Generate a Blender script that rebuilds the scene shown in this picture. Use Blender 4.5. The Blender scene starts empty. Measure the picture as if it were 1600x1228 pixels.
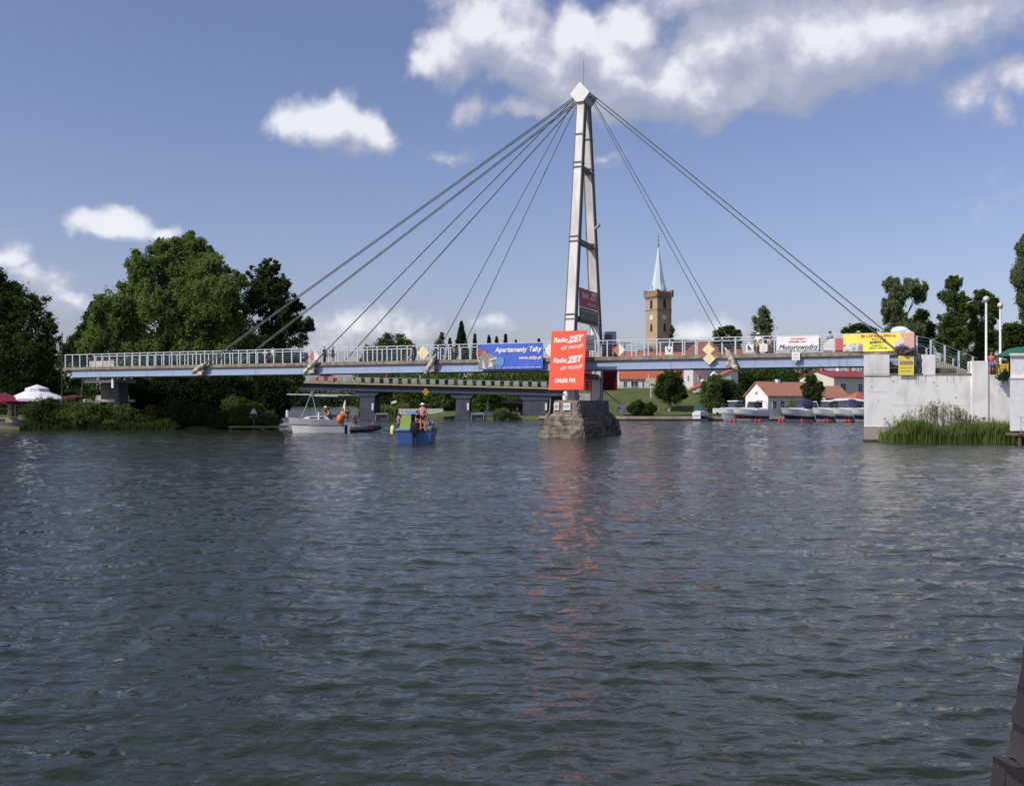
import bpy, bmesh, math, random
import numpy as np
from mathutils import Vector, Matrix
R = math.radians
C = bpy.context.scene.collection
S = bpy.context.scene
rng = np.random.default_rng(7)
random.seed(7)
F, H, HZ = 1500.0, 2.8, 630.0          # focal length (1600 px wide photo), eye height, horizon row

# ---------------------------------------------------------------- camera, world, sun
cam = bpy.data.objects.new('camera', bpy.data.cameras.new('camera')); C.objects.link(cam)
cam.location = (0, 0, H); cam.rotation_euler = (R(90), 0, 0)
cam.data.sensor_width = 36; cam.data.lens = 36*F/1600; cam.data.shift_y = 16/1600
cam.data.clip_start = .1; cam.data.clip_end = 20000
S.camera = cam
SUN_AZ = math.atan2(-.84, -.54); SUN_EL = R(43)
sl = bpy.data.objects.new('sun', bpy.data.lights.new('sun', 'SUN')); C.objects.link(sl)
sl.data.energy = 3.4; sl.data.angle = R(.5); sl.data.color = (1, .95, .88)
sd = Vector((math.sin(SUN_AZ)*math.cos(SUN_EL), math.cos(SUN_AZ)*math.cos(SUN_EL), math.sin(SUN_EL)))
sl.rotation_euler = (-sd).to_track_quat('-Z', 'Y').to_euler()
S.view_settings.view_transform = 'Standard'; S.view_settings.look = 'None'
S.view_settings.exposure = .22; S.view_settings.gamma = 1

def azel(px, py):
    a = math.atan2(px-800, F); return a, math.atan2(HZ-py, math.hypot(F, px-800))

def build_world():
    w = bpy.data.worlds.new('World'); S.world = w; w.use_nodes = True
    nt = w.node_tree; N = nt.nodes; L = nt.links; N.clear()
    def nd(t, **k):
        n = N.new(t)
        for a, b in k.items(): setattr(n, a, b)
        return n
    def put(n, i, v):
        if hasattr(v, 'is_output'): L.new(v, n.inputs[i])
        elif v is not None: n.inputs[i].default_value = v
    def ma(op, a, b=None, c=None, clamp=False):
        n = nd('ShaderNodeMath', operation=op, use_clamp=clamp)
        for i, v in enumerate((a, b, c)): put(n, i, v)
        return n.outputs[0]
    def vm(op, a, b=None):
        n = nd('ShaderNodeVectorMath', operation=op)
        put(n, 0, a); put(n, 1, b)
        return n.outputs['Value'] if op == 'LENGTH' else n.outputs[0]
    out = nd('ShaderNodeOutputWorld')
    sky = nd('ShaderNodeTexSky', sky_type='NISHITA', sun_disc=False, sun_elevation=SUN_EL, sun_rotation=SUN_AZ,
             air_density=1.0, dust_density=1.6, ozone_density=2.2)
    tint = nd('ShaderNodeMix', data_type='RGBA', blend_type='MULTIPLY'); tint.inputs[0].default_value = 1
    L.new(sky.outputs[0], tint.inputs[6]); tint.inputs[7].default_value = SKYTINT
    bgs = nd('ShaderNodeBackground'); L.new(tint.outputs[2], bgs.inputs[0]); bgs.inputs[1].default_value = SKYSTR
    tc = nd('ShaderNodeTexCoord'); sp = nd('ShaderNodeSeparateXYZ'); L.new(tc.outputs['Generated'], sp.inputs[0])
    az = ma('ARCTAN2', sp.outputs[0], sp.outputs[1]); el = ma('ARCSINE', sp.outputs[2])
    cb = nd('ShaderNodeCombineXYZ'); L.new(az, cb.inputs[0]); L.new(el, cb.inputs[1]); V0 = cb.outputs[0]
    # px, py, rx, ry, strength: each cumulus is a handful of lobes
    B = [(660,92,34,30,.7),(700,75,55,55,.95),(745,48,70,66,1.0),(800,60,80,60,1.1),(840,92,95,50,1),(905,75,75,48,1.1),(985,48,52,46,1.1),
         (960,105,110,50,1.1),(1010,130,160,50,1.05),(880,130,100,40,.8),(1140,70,100,70,1.1),(1200,30,110,75,1.2),(1110,135,120,50,1.1),(1270,75,160,75,1.25),(1240,120,120,50,.9),(1340,110,120,40,.7),
         (1390,45,190,65,1.05),(1500,15,130,55,.8),(1180,-60,200,80,1.1),(1450,-80,220,80,.8),(780,-20,120,45,.5),
         (456,186,50,34,.8),(506,188,68,46,1.0),(562,203,62,36,.85),(606,214,40,24,.65),
         (146,347,44,24,.75),(184,342,46,28,.85),(240,352,36,14,.6),
         (8,418,40,26,.7),(50,445,60,24,.42),(115,467,36,16,.5),(60,480,60,20,.3),(810,178,55,22,.8),(738,172,34,26,.6),(705,242,42,16,.35),
         (540,514,110,28,.42),(630,522,70,22,.4),(765,508,38,20,.45),(500,535,60,24,.35),(1100,528,80,24,.5),
         (1505,152,42,36,.55),(1585,122,46,28,.55),(1550,185,20,26,.5),(955,242,24,12,.4),(300,-500,500,200,.6),(-500,300,300,120,.7),(2200,200,350,140,.8),(1700,-350,500,160,1.1),(1150,-480,300,110,.8),
         (1500,-700,600,200,.8),(700,-1200,700,250,.6)]
    def field(V, fine):
        wn = nd('ShaderNodeTexNoise'); wn.inputs['Scale'].default_value = 14; wn.inputs['Detail'].default_value = 4
        L.new(V, wn.inputs['Vector'])
        wv = vm('MULTIPLY', vm('SUBTRACT', wn.outputs['Color'], (.5, .5, .5)), (.075, .055, 0))
        Vw = vm('ADD', V, wv)
        f = None
        for px, py, rx, ry, s in B:
            a, e = azel(px, py)
            d = vm('LENGTH', vm('MULTIPLY', vm('SUBTRACT', Vw, (a, e, 0)), (F/rx*.82, F/ry*.82, 0)))
            v = ma('MULTIPLY_ADD', d, -s, s)          # s*(1-d)
            f = v if f is None else ma('SMOOTH_MAX', f, v, .12)
        n1 = nd('ShaderNodeTexNoise'); n1.inputs['Scale'].default_value = 19; n1.inputs['Detail'].default_value = 9
        n1.inputs['Roughness'].default_value = .56; L.new(V, n1.inputs['Vector'])
        n3 = nd('ShaderNodeTexNoise'); n3.inputs['Scale'].default_value = 62; n3.inputs['Detail'].default_value = 6; n3.inputs['Roughness'].default_value = .6; L.new(V, n3.inputs['Vector'])
        return ma('ADD', ma('ADD', f, ma('MULTIPLY', ma('SUBTRACT', n1.outputs['Fac'], .5), fine)), ma('MULTIPLY', ma('SUBTRACT', n3.outputs['Fac'], .5), .42))
    F0 = field(V0, .8)
    F1 = field(vm('ADD', V0, (-.010, .034, 0)), .8)
    al = nd('ShaderNodeMapRange', interpolation_type='SMOOTHSTEP'); al.inputs['From Min'].default_value = .0; al.inputs['From Max'].default_value = .54
    L.new(F0, al.inputs['Value'])
    lit = ma('MULTIPLY_ADD', ma('SUBTRACT', F0, F1), 1.0, .42, clamp=True)
    cr = nd('ShaderNodeValToRGB'); L.new(lit, cr.inputs[0])
    cr.color_ramp.elements[0].position = .1; cr.color_ramp.elements[0].color = (.33, .36, .46, 1)
    cr.color_ramp.elements[1].position = .95; cr.color_ramp.elements[1].color = (.76, .77, .82, 1)
    e = cr.color_ramp.elements.new(.5); e.color = (.45, .46, .57, 1)
    bgc = nd('ShaderNodeBackground'); L.new(cr.outputs[0], bgc.inputs[0]); bgc.inputs[1].default_value = 1
    mx = nd('ShaderNodeMixShader'); L.new(ma('MULTIPLY', al.outputs[0], .93), mx.inputs[0]); L.new(bgs.outputs[0], mx.inputs[1]); L.new(bgc.outputs[0], mx.inputs[2])
    L.new(mx.outputs[0], out.inputs[0])
SKYTINT = (1.02, .90, 1.03, 1); SKYSTR = .106
build_world()

# ---------------------------------------------------------------- helpers
def P(px, py, Y): return Vector(((px-800)/F*Y, Y, H+(HZ-py)/F*Y))
def XZ(px, py, Y): return (px-800)/F*Y, H+(HZ-py)/F*Y

class MB:
    def __init__(s): s.v = []; s.f = []; s.m = []; s.M = Matrix(); s.mi = 0
    def add(s, vs, fs, mi=None):
        o = len(s.v); s.v += [tuple(s.M @ Vector(v)) for v in vs]
        s.f += [[o+i for i in f] for f in fs]; s.m += [s.mi if mi is None else mi]*len(fs); return s
    def box(s, x0, x1, y0, y1, z0, z1, mi=None):
        return s.add([(x0,y0,z0),(x1,y0,z0),(x1,y1,z0),(x0,y1,z0),(x0,y0,z1),(x1,y0,z1),(x1,y1,z1),(x0,y1,z1)],
                     [(0,3,2,1),(4,5,6,7),(0,1,5,4),(1,2,6,5),(2,3,7,6),(3,0,4,7)], mi)
    def prism(s, poly, y0, y1, mi=None):            # poly in x,z, extruded along y
        n = len(poly); vs = [(x,y0,z) for x,z in poly]+[(x,y1,z) for x,z in poly]
        return s.add(vs, [tuple(range(n)), tuple(range(2*n-1,n-1,-1))]+[(i,(i+n),(i+1)%n+n,(i+1)%n) for i in range(n)], mi)
    def slab(s, poly, z0, z1, mi=None):             # poly in x,y, extruded along z
        n = len(poly); vs = [(x,y,z0) for x,y in poly]+[(x,y,z1) for x,y in poly]
        return s.add(vs, [tuple(range(n-1,-1,-1)), tuple(range(n,2*n))]+[(i,(i+1)%n,(i+1)%n+n,i+n) for i in range(n)], mi)
    def tube(s, pts, r, n=8, mi=None, cap=True):
        pts = [Vector(p) for p in pts]; rr = r if isinstance(r, (list, tuple)) else [r]*len(pts)
        vs = []; fs = []
        for i, p in enumerate(pts):
            d = (pts[min(i+1,len(pts)-1)]-pts[max(i-1,0)])
            d = d.normalized() if d.length > 1e-9 else Vector((0,0,1))
            a = d.orthogonal().normalized() if i == 0 else (a-d*a.dot(d)).normalized()
            b = d.cross(a)
            for k in range(n):
                t = 2*math.pi*k/n; vs.append(p+(a*math.cos(t)+b*math.sin(t))*rr[i])
        for i in range(len(pts)-1):
            for k in range(n): fs.append((i*n+k, i*n+(k+1)%n, (i+1)*n+(k+1)%n, (i+1)*n+k))
        if cap: fs += [tuple(range(n-1,-1,-1)), tuple(range((len(pts)-1)*n, len(pts)*n))]
        return s.add(vs, fs, mi)
    def ell(s, c, rx, ry, rz, n=12, m=8, z0=-1, mi=None):
        vs = []; fs = []; a0 = math.asin(z0)
        for j in range(m+1):
            a = a0+(math.pi/2-a0)*j/m
            for k in range(n):
                t = 2*math.pi*k/n; vs.append((c[0]+rx*math.cos(a)*math.cos(t), c[1]+ry*math.cos(a)*math.sin(t), c[2]+rz*math.sin(a)))
        for j in range(m):
            for k in range(n): fs.append((j*n+k, j*n+(k+1)%n, (j+1)*n+(k+1)%n, (j+1)*n+k))
        fs.append(tuple(range(n-1,-1,-1)))
        return s.add(vs, fs, mi)
    def mesh(s, name):
        me = bpy.data.meshes.new(name); me.from_pydata(s.v, [], s.f)
        me.polygons.foreach_set('material_index', s.m)
        me.validate()
        bm = bmesh.new(); bm.from_mesh(me); bmesh.ops.recalc_face_normals(bm, faces=bm.faces); bm.to_mesh(me); bm.free()
        me.polygons.foreach_set('use_smooth', [True]*len(me.polygons)); me.set_sharp_from_angle(angle=R(38))
        return me

def link(name, me, mats, parent=None):
    for m in (mats if isinstance(mats, (list, tuple)) else [mats]): me.materials.append(m)
    o = bpy.data.objects.new(name, me); C.objects.link(o); o.parent = parent
    return o
def obj(name, mb, mats, parent=None): return link(name, mb.mesh(name), mats, parent)
def tag(o, label, cat, group=None):
    o['label'] = label; o['category'] = cat
    if group: o['group'] = group
    return o
def thing(name, label, cat, loc=(0,0,0), rz=0, group=None, scale=1):
    o = bpy.data.objects.new(name, None); C.objects.link(o); o.location = loc; o.rotation_euler = (0,0,rz)
    o.scale = (scale,)*3; o.empty_display_size = .2
    return tag(o, label, cat, group)
def struct(o, kind='structure'): o['kind'] = kind; return o
def copy_tree(o, parent=None):
    c = o.copy(); C.objects.link(c); c.parent = parent
    for ch in list(o.children): copy_tree(ch, c)
    return c
def place(o, loc, rz=None, label=None, scale=None):
    o.location = loc
    if rz is not None: o.rotation_euler = (0,0,rz)
    if label: o['label'] = label
    if scale: o.scale = (scale,)*3
    return o

_m = {}
def mat(name, col, rough=.7, col2=None, scale=3, lo=.35, hi=.7, bump=0, bscale=20, metal=0, stretch=None, detail=5, spec=.3):
    if name in _m: return _m[name]
    m = bpy.data.materials.new(name); m.use_nodes = True; nt = m.node_tree; b = nt.nodes['Principled BSDF']; L = nt.links
    b.inputs['Roughness'].default_value = rough; b.inputs['Metallic'].default_value = metal
    b.inputs['Specular IOR Level'].default_value = spec
    if col2 is None: col2 = tuple(c*.86 for c in col)
    tc = nt.nodes.new('ShaderNodeTexCoord'); mp = nt.nodes.new('ShaderNodeMapping'); L.new(tc.outputs['Object'], mp.inputs[0])
    if stretch: mp.inputs['Scale'].default_value = stretch
    n = nt.nodes.new('ShaderNodeTexNoise'); n.inputs['Scale'].default_value = scale; n.inputs['Detail'].default_value = detail
    L.new(mp.outputs[0], n.inputs['Vector'])
    mr = nt.nodes.new('ShaderNodeMapRange'); mr.inputs['From Min'].default_value = lo; mr.inputs['From Max'].default_value = hi; L.new(n.outputs['Fac'], mr.inputs[0])
    mx = nt.nodes.new('ShaderNodeMix'); mx.data_type = 'RGBA'; L.new(mr.outputs[0], mx.inputs[0])
    mx.inputs[6].default_value = (*col, 1); mx.inputs[7].default_value = (*col2, 1); L.new(mx.outputs[2], b.inputs['Base Color'])
    if bump:
        n2 = nt.nodes.new('ShaderNodeTexNoise'); n2.inputs['Scale'].default_value = bscale; n2.inputs['Detail'].default_value = 4; L.new(mp.outputs[0], n2.inputs['Vector'])
        bp = nt.nodes.new('ShaderNodeBump'); bp.inputs['Strength'].default_value = bump; bp.inputs['Distance'].default_value = .05
        L.new(n2.outputs['Fac'], bp.inputs['Height']); L.new(bp.outputs[0], b.inputs['Normal'])
    _m[name] = m; return m
def brickmat(name, c1, c2, mortar, scale, bw=.5, rh=.25, msize=.02, rough=.85, wall_axis='xz', bump=.4, stain=None):
    if name in _m: return _m[name]
    m = mat(name, c1, rough); nt = m.node_tree; L = nt.links; b = nt.nodes['Principled BSDF']
    tc = nt.nodes.new('ShaderNodeTexCoord'); sp = nt.nodes.new('ShaderNodeSeparateXYZ'); cb = nt.nodes.new('ShaderNodeCombineXYZ')
    L.new(tc.outputs['Object'], sp.inputs[0])
    ad = nt.nodes.new('ShaderNodeMath'); L.new(sp.outputs[0], ad.inputs[0]); L.new(sp.outputs[1], ad.inputs[1])
    L.new(ad.outputs[0], cb.inputs[0]); L.new(sp.outputs[2], cb.inputs[1])
    br = nt.nodes.new('ShaderNodeTexBrick'); L.new(cb.outputs[0], br.inputs['Vector'])
    br.inputs['Scale'].default_value = scale; br.inputs['Brick Width'].default_value = bw; br.inputs['Row Height'].default_value = rh
    br.inputs['Mortar Size'].default_value = msize
    br.inputs['Color1'].default_value = (*c1,1); br.inputs['Color2'].default_value = (*c2,1); br.inputs['Mortar'].default_value = (*mortar,1)
    last = br.outputs['Color']
    if stain:
        n = nt.nodes.new('ShaderNodeTexNoise'); n.inputs['Scale'].default_value = 1.3; n.inputs['Detail'].default_value = 6; L.new(tc.outputs['Object'], n.inputs['Vector'])
        mr = nt.nodes.new('ShaderNodeMapRange'); mr.inputs['From Min'].default_value = .45; mr.inputs['From Max'].default_value = .62; L.new(n.outputs['Fac'], mr.inputs[0])
        mx = nt.nodes.new('ShaderNodeMix'); mx.data_type = 'RGBA'; L.new(mr.outputs[0], mx.inputs[0]); L.new(last, mx.inputs[6]); mx.inputs[7].default_value = (*stain,1); last = mx.outputs[2]
    L.new(last, b.inputs['Base Color'])
    bp = nt.nodes.new('ShaderNodeBump'); bp.inputs['Strength'].default_value = bump; bp.inputs['Distance'].default_value = .03; bp.invert = True
    L.new(br.outputs['Fac'], bp.inputs['Height']); L.new(bp.outputs[0], b.inputs['Normal'])
    return m
def leafmat(name, dark, light, trans=.35):
    if name in _m: return _m[name]
    m = bpy.data.materials.new(name); m.use_nodes = True; nt = m.node_tree; N = nt.nodes; L = nt.links; N.clear()
    at = N.new('ShaderNodeAttribute'); at.attribute_name = 'tint'
    mx = N.new('ShaderNodeMix'); mx.data_type = 'RGBA'; L.new(at.outputs['Fac'], mx.inputs[0]); mx.inputs[6].default_value = (*dark,1); mx.inputs[7].default_value = (*light,1)
    d = N.new('ShaderNodeBsdfDiffuse'); t = N.new('ShaderNodeBsdfTranslucent'); L.new(mx.outputs[2], d.inputs[0]); L.new(mx.outputs[2], t.inputs[0])
    ms = N.new('ShaderNodeMixShader'); ms.inputs[0].default_value = trans; L.new(d.outputs[0], ms.inputs[1]); L.new(t.outputs[0], ms.inputs[2])
    o = N.new('ShaderNodeOutputMaterial'); L.new(ms.outputs[0], o.inputs[0]); _m[name] = m; return m

WHITE = mat('white_paint', (.78,.78,.76), .5); CREAM = mat('cream_paint', (.70,.66,.55), .6)
STEELBLUE = mat('blue_girder_paint', (.30,.38,.52), .45, (.20,.17,.16), 1.6, .56, .80, stretch=(1.6,1,.3), bump=.1, bscale=6)
RAILC = mat('pale_rail_paint', (.55,.62,.63), .5, (.42,.48,.50), 2)
RAILDK = mat('grey_rail_steel', (.16,.21,.27), .5)
CABLE = mat('cable_steel', (.07,.10,.10), .6, (.13,.15,.14), 2)
CONC = mat('stained_concrete', (.30,.26,.21), .9, (.17,.14,.11), 2.5, .35, .65, bump=.4, bscale=12)
CONCL = mat('pale_concrete', (.42,.41,.38), .9, (.30,.29,.26), 1.5, bump=.3, bscale=8)
MAST = mat('mast_plate', (.66,.66,.64), .6, (.40,.38,.33), 1.1, .45, .75, stretch=(1,1,.25), bump=.1)
MASTE = mat('mast_edge_and_shade', (.13,.14,.14), .6, (.20,.17,.14), 2)
BLACK = mat('black_rubber', (.015,.015,.018), .5); DARK = mat('dark_shade_paint', (.05,.055,.06), .6)
GLASS = mat('dark_glass', (.03,.04,.05), .08, spec=.6); REDP = mat('red_buoy_plastic', (.42,.05,.05), .4)
ORANGE = mat('orange_plastic', (.85,.18,.05), .45); GREY = mat('grey_paint', (.35,.36,.38), .6)
SIGNRED = mat('orange_red_vinyl', (.88,.13,.07), .4, (.84,.11,.06)); SIGNBLUE = mat('blue_vinyl', (.06,.12,.52), .4, (.08,.16,.60), 1)
YELLOW = mat('pale_yellow_paint', (.78,.70,.40), .5); YELV = mat('yellow_vinyl', (.85,.78,.10), .5, (.80,.72,.18), 2)
WOOD = mat('weathered_wood', (.16,.12,.08), .85, (.09,.07,.05), 4); SKIN = mat('tanned_skin', (.52,.27,.17), .55, (.46,.22,.14))
SKINR = mat('sunburnt_skin', (.56,.22,.16), .55, (.50,.20,.14)); HAIR = mat('dark_hair', (.03,.02,.015), .6)
TILE_R = mat('red_roof_tiles', (.42,.12,.07), .8, (.30,.10,.06), 4, bump=.5, bscale=9, stretch=(1,1,1))
TILE_B = mat('brown_red_tiles', (.44,.20,.13), .85, (.32,.15,.10), 3, bump=.5, bscale=9)
TILE_D = mat('maroon_metal_roof', (.30,.05,.06), .6, (.24,.05,.06), 2)

# text as flat real lettering; plane frame: x right, z up, facing -y
def text_part(name, s, size, x, z, y, m, parent, shear=0, off=0.0, align='CENTER', squash=1, rot=0):
    cu = bpy.data.curves.new(name, 'FONT'); cu.body = s; cu.size = size; cu.shear = shear; cu.offset = off; cu.align_x = align; cu.align_y = 'CENTER'
    cu.extrude = .004; cu.resolution_u = 3; cu.fill_mode = 'BOTH'
    t = bpy.data.objects.new(name, cu); C.objects.link(t)
    me = bpy.data.meshes.new_from_object(t.evaluated_get(bpy.context.evaluated_depsgraph_get()))
    bpy.data.objects.remove(t); bpy.data.curves.remove(cu)
    me.transform(Matrix.Translation((x, y, z)) @ Matrix.Rotation(rot,4,'Y') @ Matrix.Diagonal((squash,1,1,1)) @ Matrix.Rotation(R(90), 4, 'X'))
    me.materials.clear()
    return link(name, me, m, parent)
def squiggle(name, x0, x1, z, h, y, m, parent, seed=1, gap=.35):
    rs = random.Random(seed); mb = MB(); x = x0
    while x < x1:
        w = h*rs.uniform(.35,.75); k = rs.random()
        mb.box(x, x+h*.16, y-.004, y, z, z+h*(1 if k > .5 else .7)); mb.box(x+h*.16, x+w, y-.004, y, z+h*rs.choice((0,.5,.3)), z+h*rs.choice((.16,.66,.5))+h*.06)
        x += w+h*(.15 if rs.random() > .16 else gap)
    return obj(name, mb, m, parent)

# bridge frame
AL = R(23.1); UX, UY = math.cos(AL), -math.sin(AL); NX, NY = math.sin(AL), math.cos(AL); BX, BY = 6.13, 80.0
def Bw(s, d, z): return Vector((BX+s*UX+d*NX, BY+s*UY+d*NY, z))
def s_at(px, d=0.0):
    t = (px-800)/F; return (t*(BY+d*NY)-BX-d*NX)/(UX-t*UY)
def z_at(px, py, d=0.0):
    s = s_at(px, d); Y = BY+s*UY+d*NY; return H+(HZ-py)/F*Y
S0 = -.78                                 # mast station

# ---------------------------------------------------------------- water and ground
WPOLY = [(-900,-200),(900,-200),(900,70.4),(26.2,70.4),(28.9,76),(60,157.3),(19,160),(4,166),(-9,168.5),(-21,199),(-30,206),(-40,262),(-75,470),(-90,560),(-170,590),(-170,540),(-106,420),(-44,170),(-29,116),(-27,103),(-60,101.6),(-140,100),(-900,100)]
def sdist(x, y):
    d = np.full(x.shape, 1e9); ins = np.zeros(x.shape, bool); n = len(WPOLY)
    for i in range(n):
        ax, ay = WPOLY[i]; bx, by = WPOLY[(i+1)%n]; ex, ey = bx-ax, by-ay
        t = np.clip(((x-ax)*ex+(y-ay)*ey)/(ex*ex+ey*ey), 0, 1)
        d = np.minimum(d, np.hypot(x-ax-t*ex, y-ay-t*ey))
        c = ((ay > y) != (by > y)) & (x < (bx-ax)*(y-ay)/((by-ay) if by != ay else 1e-9)+ax); ins ^= c
    return np.where(ins, -d, d)
def sm(a, b, x): t = np.clip((x-a)/(b-a), 0, 1); return t*t*(3-2*t)
def gh(x, y):
    x = np.asarray(x, float); y = np.asarray(y, float); d = sdist(x, y)
    base = .25+.9*sm(0, 9, d)
    rb = .55+.5*sm(1, 14, d)+4.9*sm(172, 198, y)*sm(4, 14, x)*(1-.72*sm(38, 44, x))*(y > 150)+3.2*sm(196, 240, y)*sm(38,44,x)
    h = np.where((x > 0) & (y > 150), rb, base)
    far = np.where((y > 230) & (x < 0), 1.0+0*y, 0)
    h = np.maximum(h, far*(d > 4))
    wall = (x > .3845*y) & (y < 118); h = np.where(wall, 4.8*(1-.6*sm(98, 118, y)), h)
    h = h+12*sm(900, 3500, np.hypot(x, y))
    return np.where(d > 0, h, -2.0)
def g(x, y): return float(gh(np.array([x]), np.array([y]))[0])

def grid_mesh(name, xs, ys, zf):
    X, Y = np.meshgrid(xs, ys); Z = zf(X, Y); nx, ny = len(xs), len(ys)
    co = np.stack([X, Y, Z], -1).reshape(-1, 3); return fast_mesh(name, co, nx, ny)
def fast_mesh(name, co, nx, ny):
    i = np.arange((ny-1)*(nx-1)); r = i//(nx-1); c = i % (nx-1); a = r*nx+c
    q = np.stack([a, a+1, a+1+nx, a+nx], -1).astype(np.int32)
    return quads(name, co, q)
def quads(name, co, q):
    me = bpy.data.meshes.new(name); me.vertices.add(len(co)); me.vertices.foreach_set('co', np.ascontiguousarray(co, dtype=np.float32).ravel())
    me.loops.add(q.size); me.loops.foreach_set('vertex_index', np.ascontiguousarray(q, dtype=np.int32).ravel())
    me.polygons.add(len(q)); me.polygons.foreach_set('loop_start', np.arange(0, q.size, q.shape[1], dtype=np.int32))
    me.update(calc_edges=True); return me

gx = np.concatenate([-np.geomspace(4000, 141, 24), np.arange(-140, 140, 1.3), np.geomspace(141, 4000, 24)])
gy = np.concatenate([np.arange(40, 262, 1.3), np.geomspace(263, 6000, 50)])
gm = grid_mesh('ground', gx, gy, lambda X, Y: gh(X, Y)+np.where(sdist(X,Y) > 3, .12*np.sin(X*.31)*np.sin(Y*.27+X*.1), 0))
gm.polygons.foreach_set('use_smooth', [True]*len(gm.polygons))
GRASS = mat('meadow_grass', (.055,.085,.02), .95, (.095,.10,.035), .35, .35, .65, bump=1, bscale=5, detail=8)
struct(link('ground', gm, GRASS))

def build_water():
    ys = [3.2]
    while ys[-1] < 140: ys.append(ys[-1]*1.0047)
    while ys[-1] < 9000: ys.append(ys[-1]*1.06)
    ys = np.array(ys); th = np.linspace(-.66, .66, 900); tx = np.tan(th)
    Y, T = np.meshgrid(ys, tx, indexing='ij'); X = Y*T
    sy = np.gradient(ys)[:, None]; sx = (Y*np.gradient(tx)[None, :])
    r = np.random.default_rng(3); Z = np.zeros_like(X); DX = np.zeros_like(X); DY = np.zeros_like(X)
    gust = .75+.35*np.sin(X*.043+1.3+.6*np.sin(Y*.05))*np.sin(Y*.071+.5)
    for i in range(90):
        lam = .12*(9.5**(i/89.0)); k = 2*math.pi/lam
        a = r.normal(math.pi/2+.25, .62)
        if r.random() < .25: a = r.uniform(0, math.pi)
        amp = .0041*lam*r.uniform(.5, 1.4)
        if lam > .7: amp *= .62
        kx, ky = k*math.cos(a), k*math.sin(a); ph = r.uniform(0, 6.28)
        fade = np.clip((lam/np.maximum(sy*abs(math.sin(a))+sx*abs(math.cos(a)), 1e-6)-2.5)/2.5, 0, 1)
        w = kx*X+ky*Y+ph+.55*np.sin(.37*X*k*.2+ph*3+Y*.05*k)+.5*np.sin(.23*Y*k*.3-ph)
        A = amp*fade*gust
        Z += A*np.cos(w); DX -= .8*A*math.cos(a)*np.sin(w); DY -= .8*A*math.sin(a)*np.sin(w)
    for i in range(16):
        lam = 1.3*(3.2**(i/15.0)); k = 2*math.pi/lam; a = r.normal(math.pi/2+.2, .35); amp = .0042*lam*r.uniform(.6,1.3)
        kx, ky = k*math.cos(a), k*math.sin(a); ph = r.uniform(0, 6.28)
        fade = np.clip((lam/np.maximum(sy*abs(math.sin(a))+sx*abs(math.cos(a)), 1e-6)-2.2)/2, 0, 1)*sm(16, 45, Y)
        Z += amp*fade*gust*np.cos(kx*X+ky*Y+ph+1.6*np.sin(.35*X*k+ph)*.8+1.2*np.sin(.21*k*Y+.3*X+ph*2))
    for yc, am in ((15.0, .028), (13.2, .03), (17.2, .012)):      # the wake rolls of a passing boat
        cc = yc+.03*X+.10*np.sin(X*.9); en = np.exp(-((X-.6)/4.2)**2)
        Z += am*en*np.exp(-((Y-cc)/.28)**2)
    co = np.stack([X+DX, Y+DY, Z], -1).reshape(-1, 3)
    me = fast_mesh('water', co, len(tx), len(ys))
    bm = bmesh.new(); bm.from_mesh(me)
    vs = [bm.verts.new(p) for p in ((-9000,-3000,-.35),(9000,-3000,-.35),(9000,9000,-.35),(-9000,9000,-.35))]; bm.faces.new(vs); bm.to_mesh(me); bm.free()
    me.polygons.foreach_set('use_smooth', [True]*len(me.polygons))
    m = bpy.data.materials.new('lake_water'); m.use_nodes = True; nt = m.node_tree; L = nt.links; b = nt.nodes['Principled BSDF']
    b.inputs['Base Color'].default_value = (.021,.029,.022,1); b.inputs['Roughness'].default_value = .05; b.inputs['IOR'].default_value = 1.333; b.inputs['Specular IOR Level'].default_value = .5
    tc = nt.nodes.new('ShaderNodeTexCoord')
    def nz(sc, st, det):
        mp = nt.nodes.new('ShaderNodeMapping'); mp.inputs['Scale'].default_value = st; L.new(tc.outputs['Object'], mp.inputs[0])
        n = nt.nodes.new('ShaderNodeTexNoise'); n.inputs['Scale'].default_value = sc; n.inputs['Detail'].default_value = det; n.inputs['Roughness'].default_value = .6; L.new(mp.outputs[0], n.inputs['Vector']); return n.outputs['Fac']
    b1 = nt.nodes.new('ShaderNodeBump'); b1.inputs['Strength'].default_value = 1; b1.inputs['Distance'].default_value = .05; L.new(nz(3.4, (.6,1,1), 3), b1.inputs['Height'])
    b2 = nt.nodes.new('ShaderNodeBump'); b2.inputs['Strength'].default_value = 1; b2.inputs['Distance'].default_value = .011; L.new(nz(13.0, (.7,1,1), 4), b2.inputs['Height'])
    b0 = nt.nodes.new('ShaderNodeBump'); b0.inputs['Strength'].default_value = 1; b0.inputs['Distance'].default_value = .19; L.new(nz(1.1, (.36,1,1), 3), b0.inputs['Height']); L.new(b0.outputs[0], b1.inputs['Normal'])
    L.new(b1.outputs[0], b2.inputs['Normal']); L.new(b2.outputs[0], b.inputs['Normal'])
    struct(link('water', me, m))
build_water()

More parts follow.
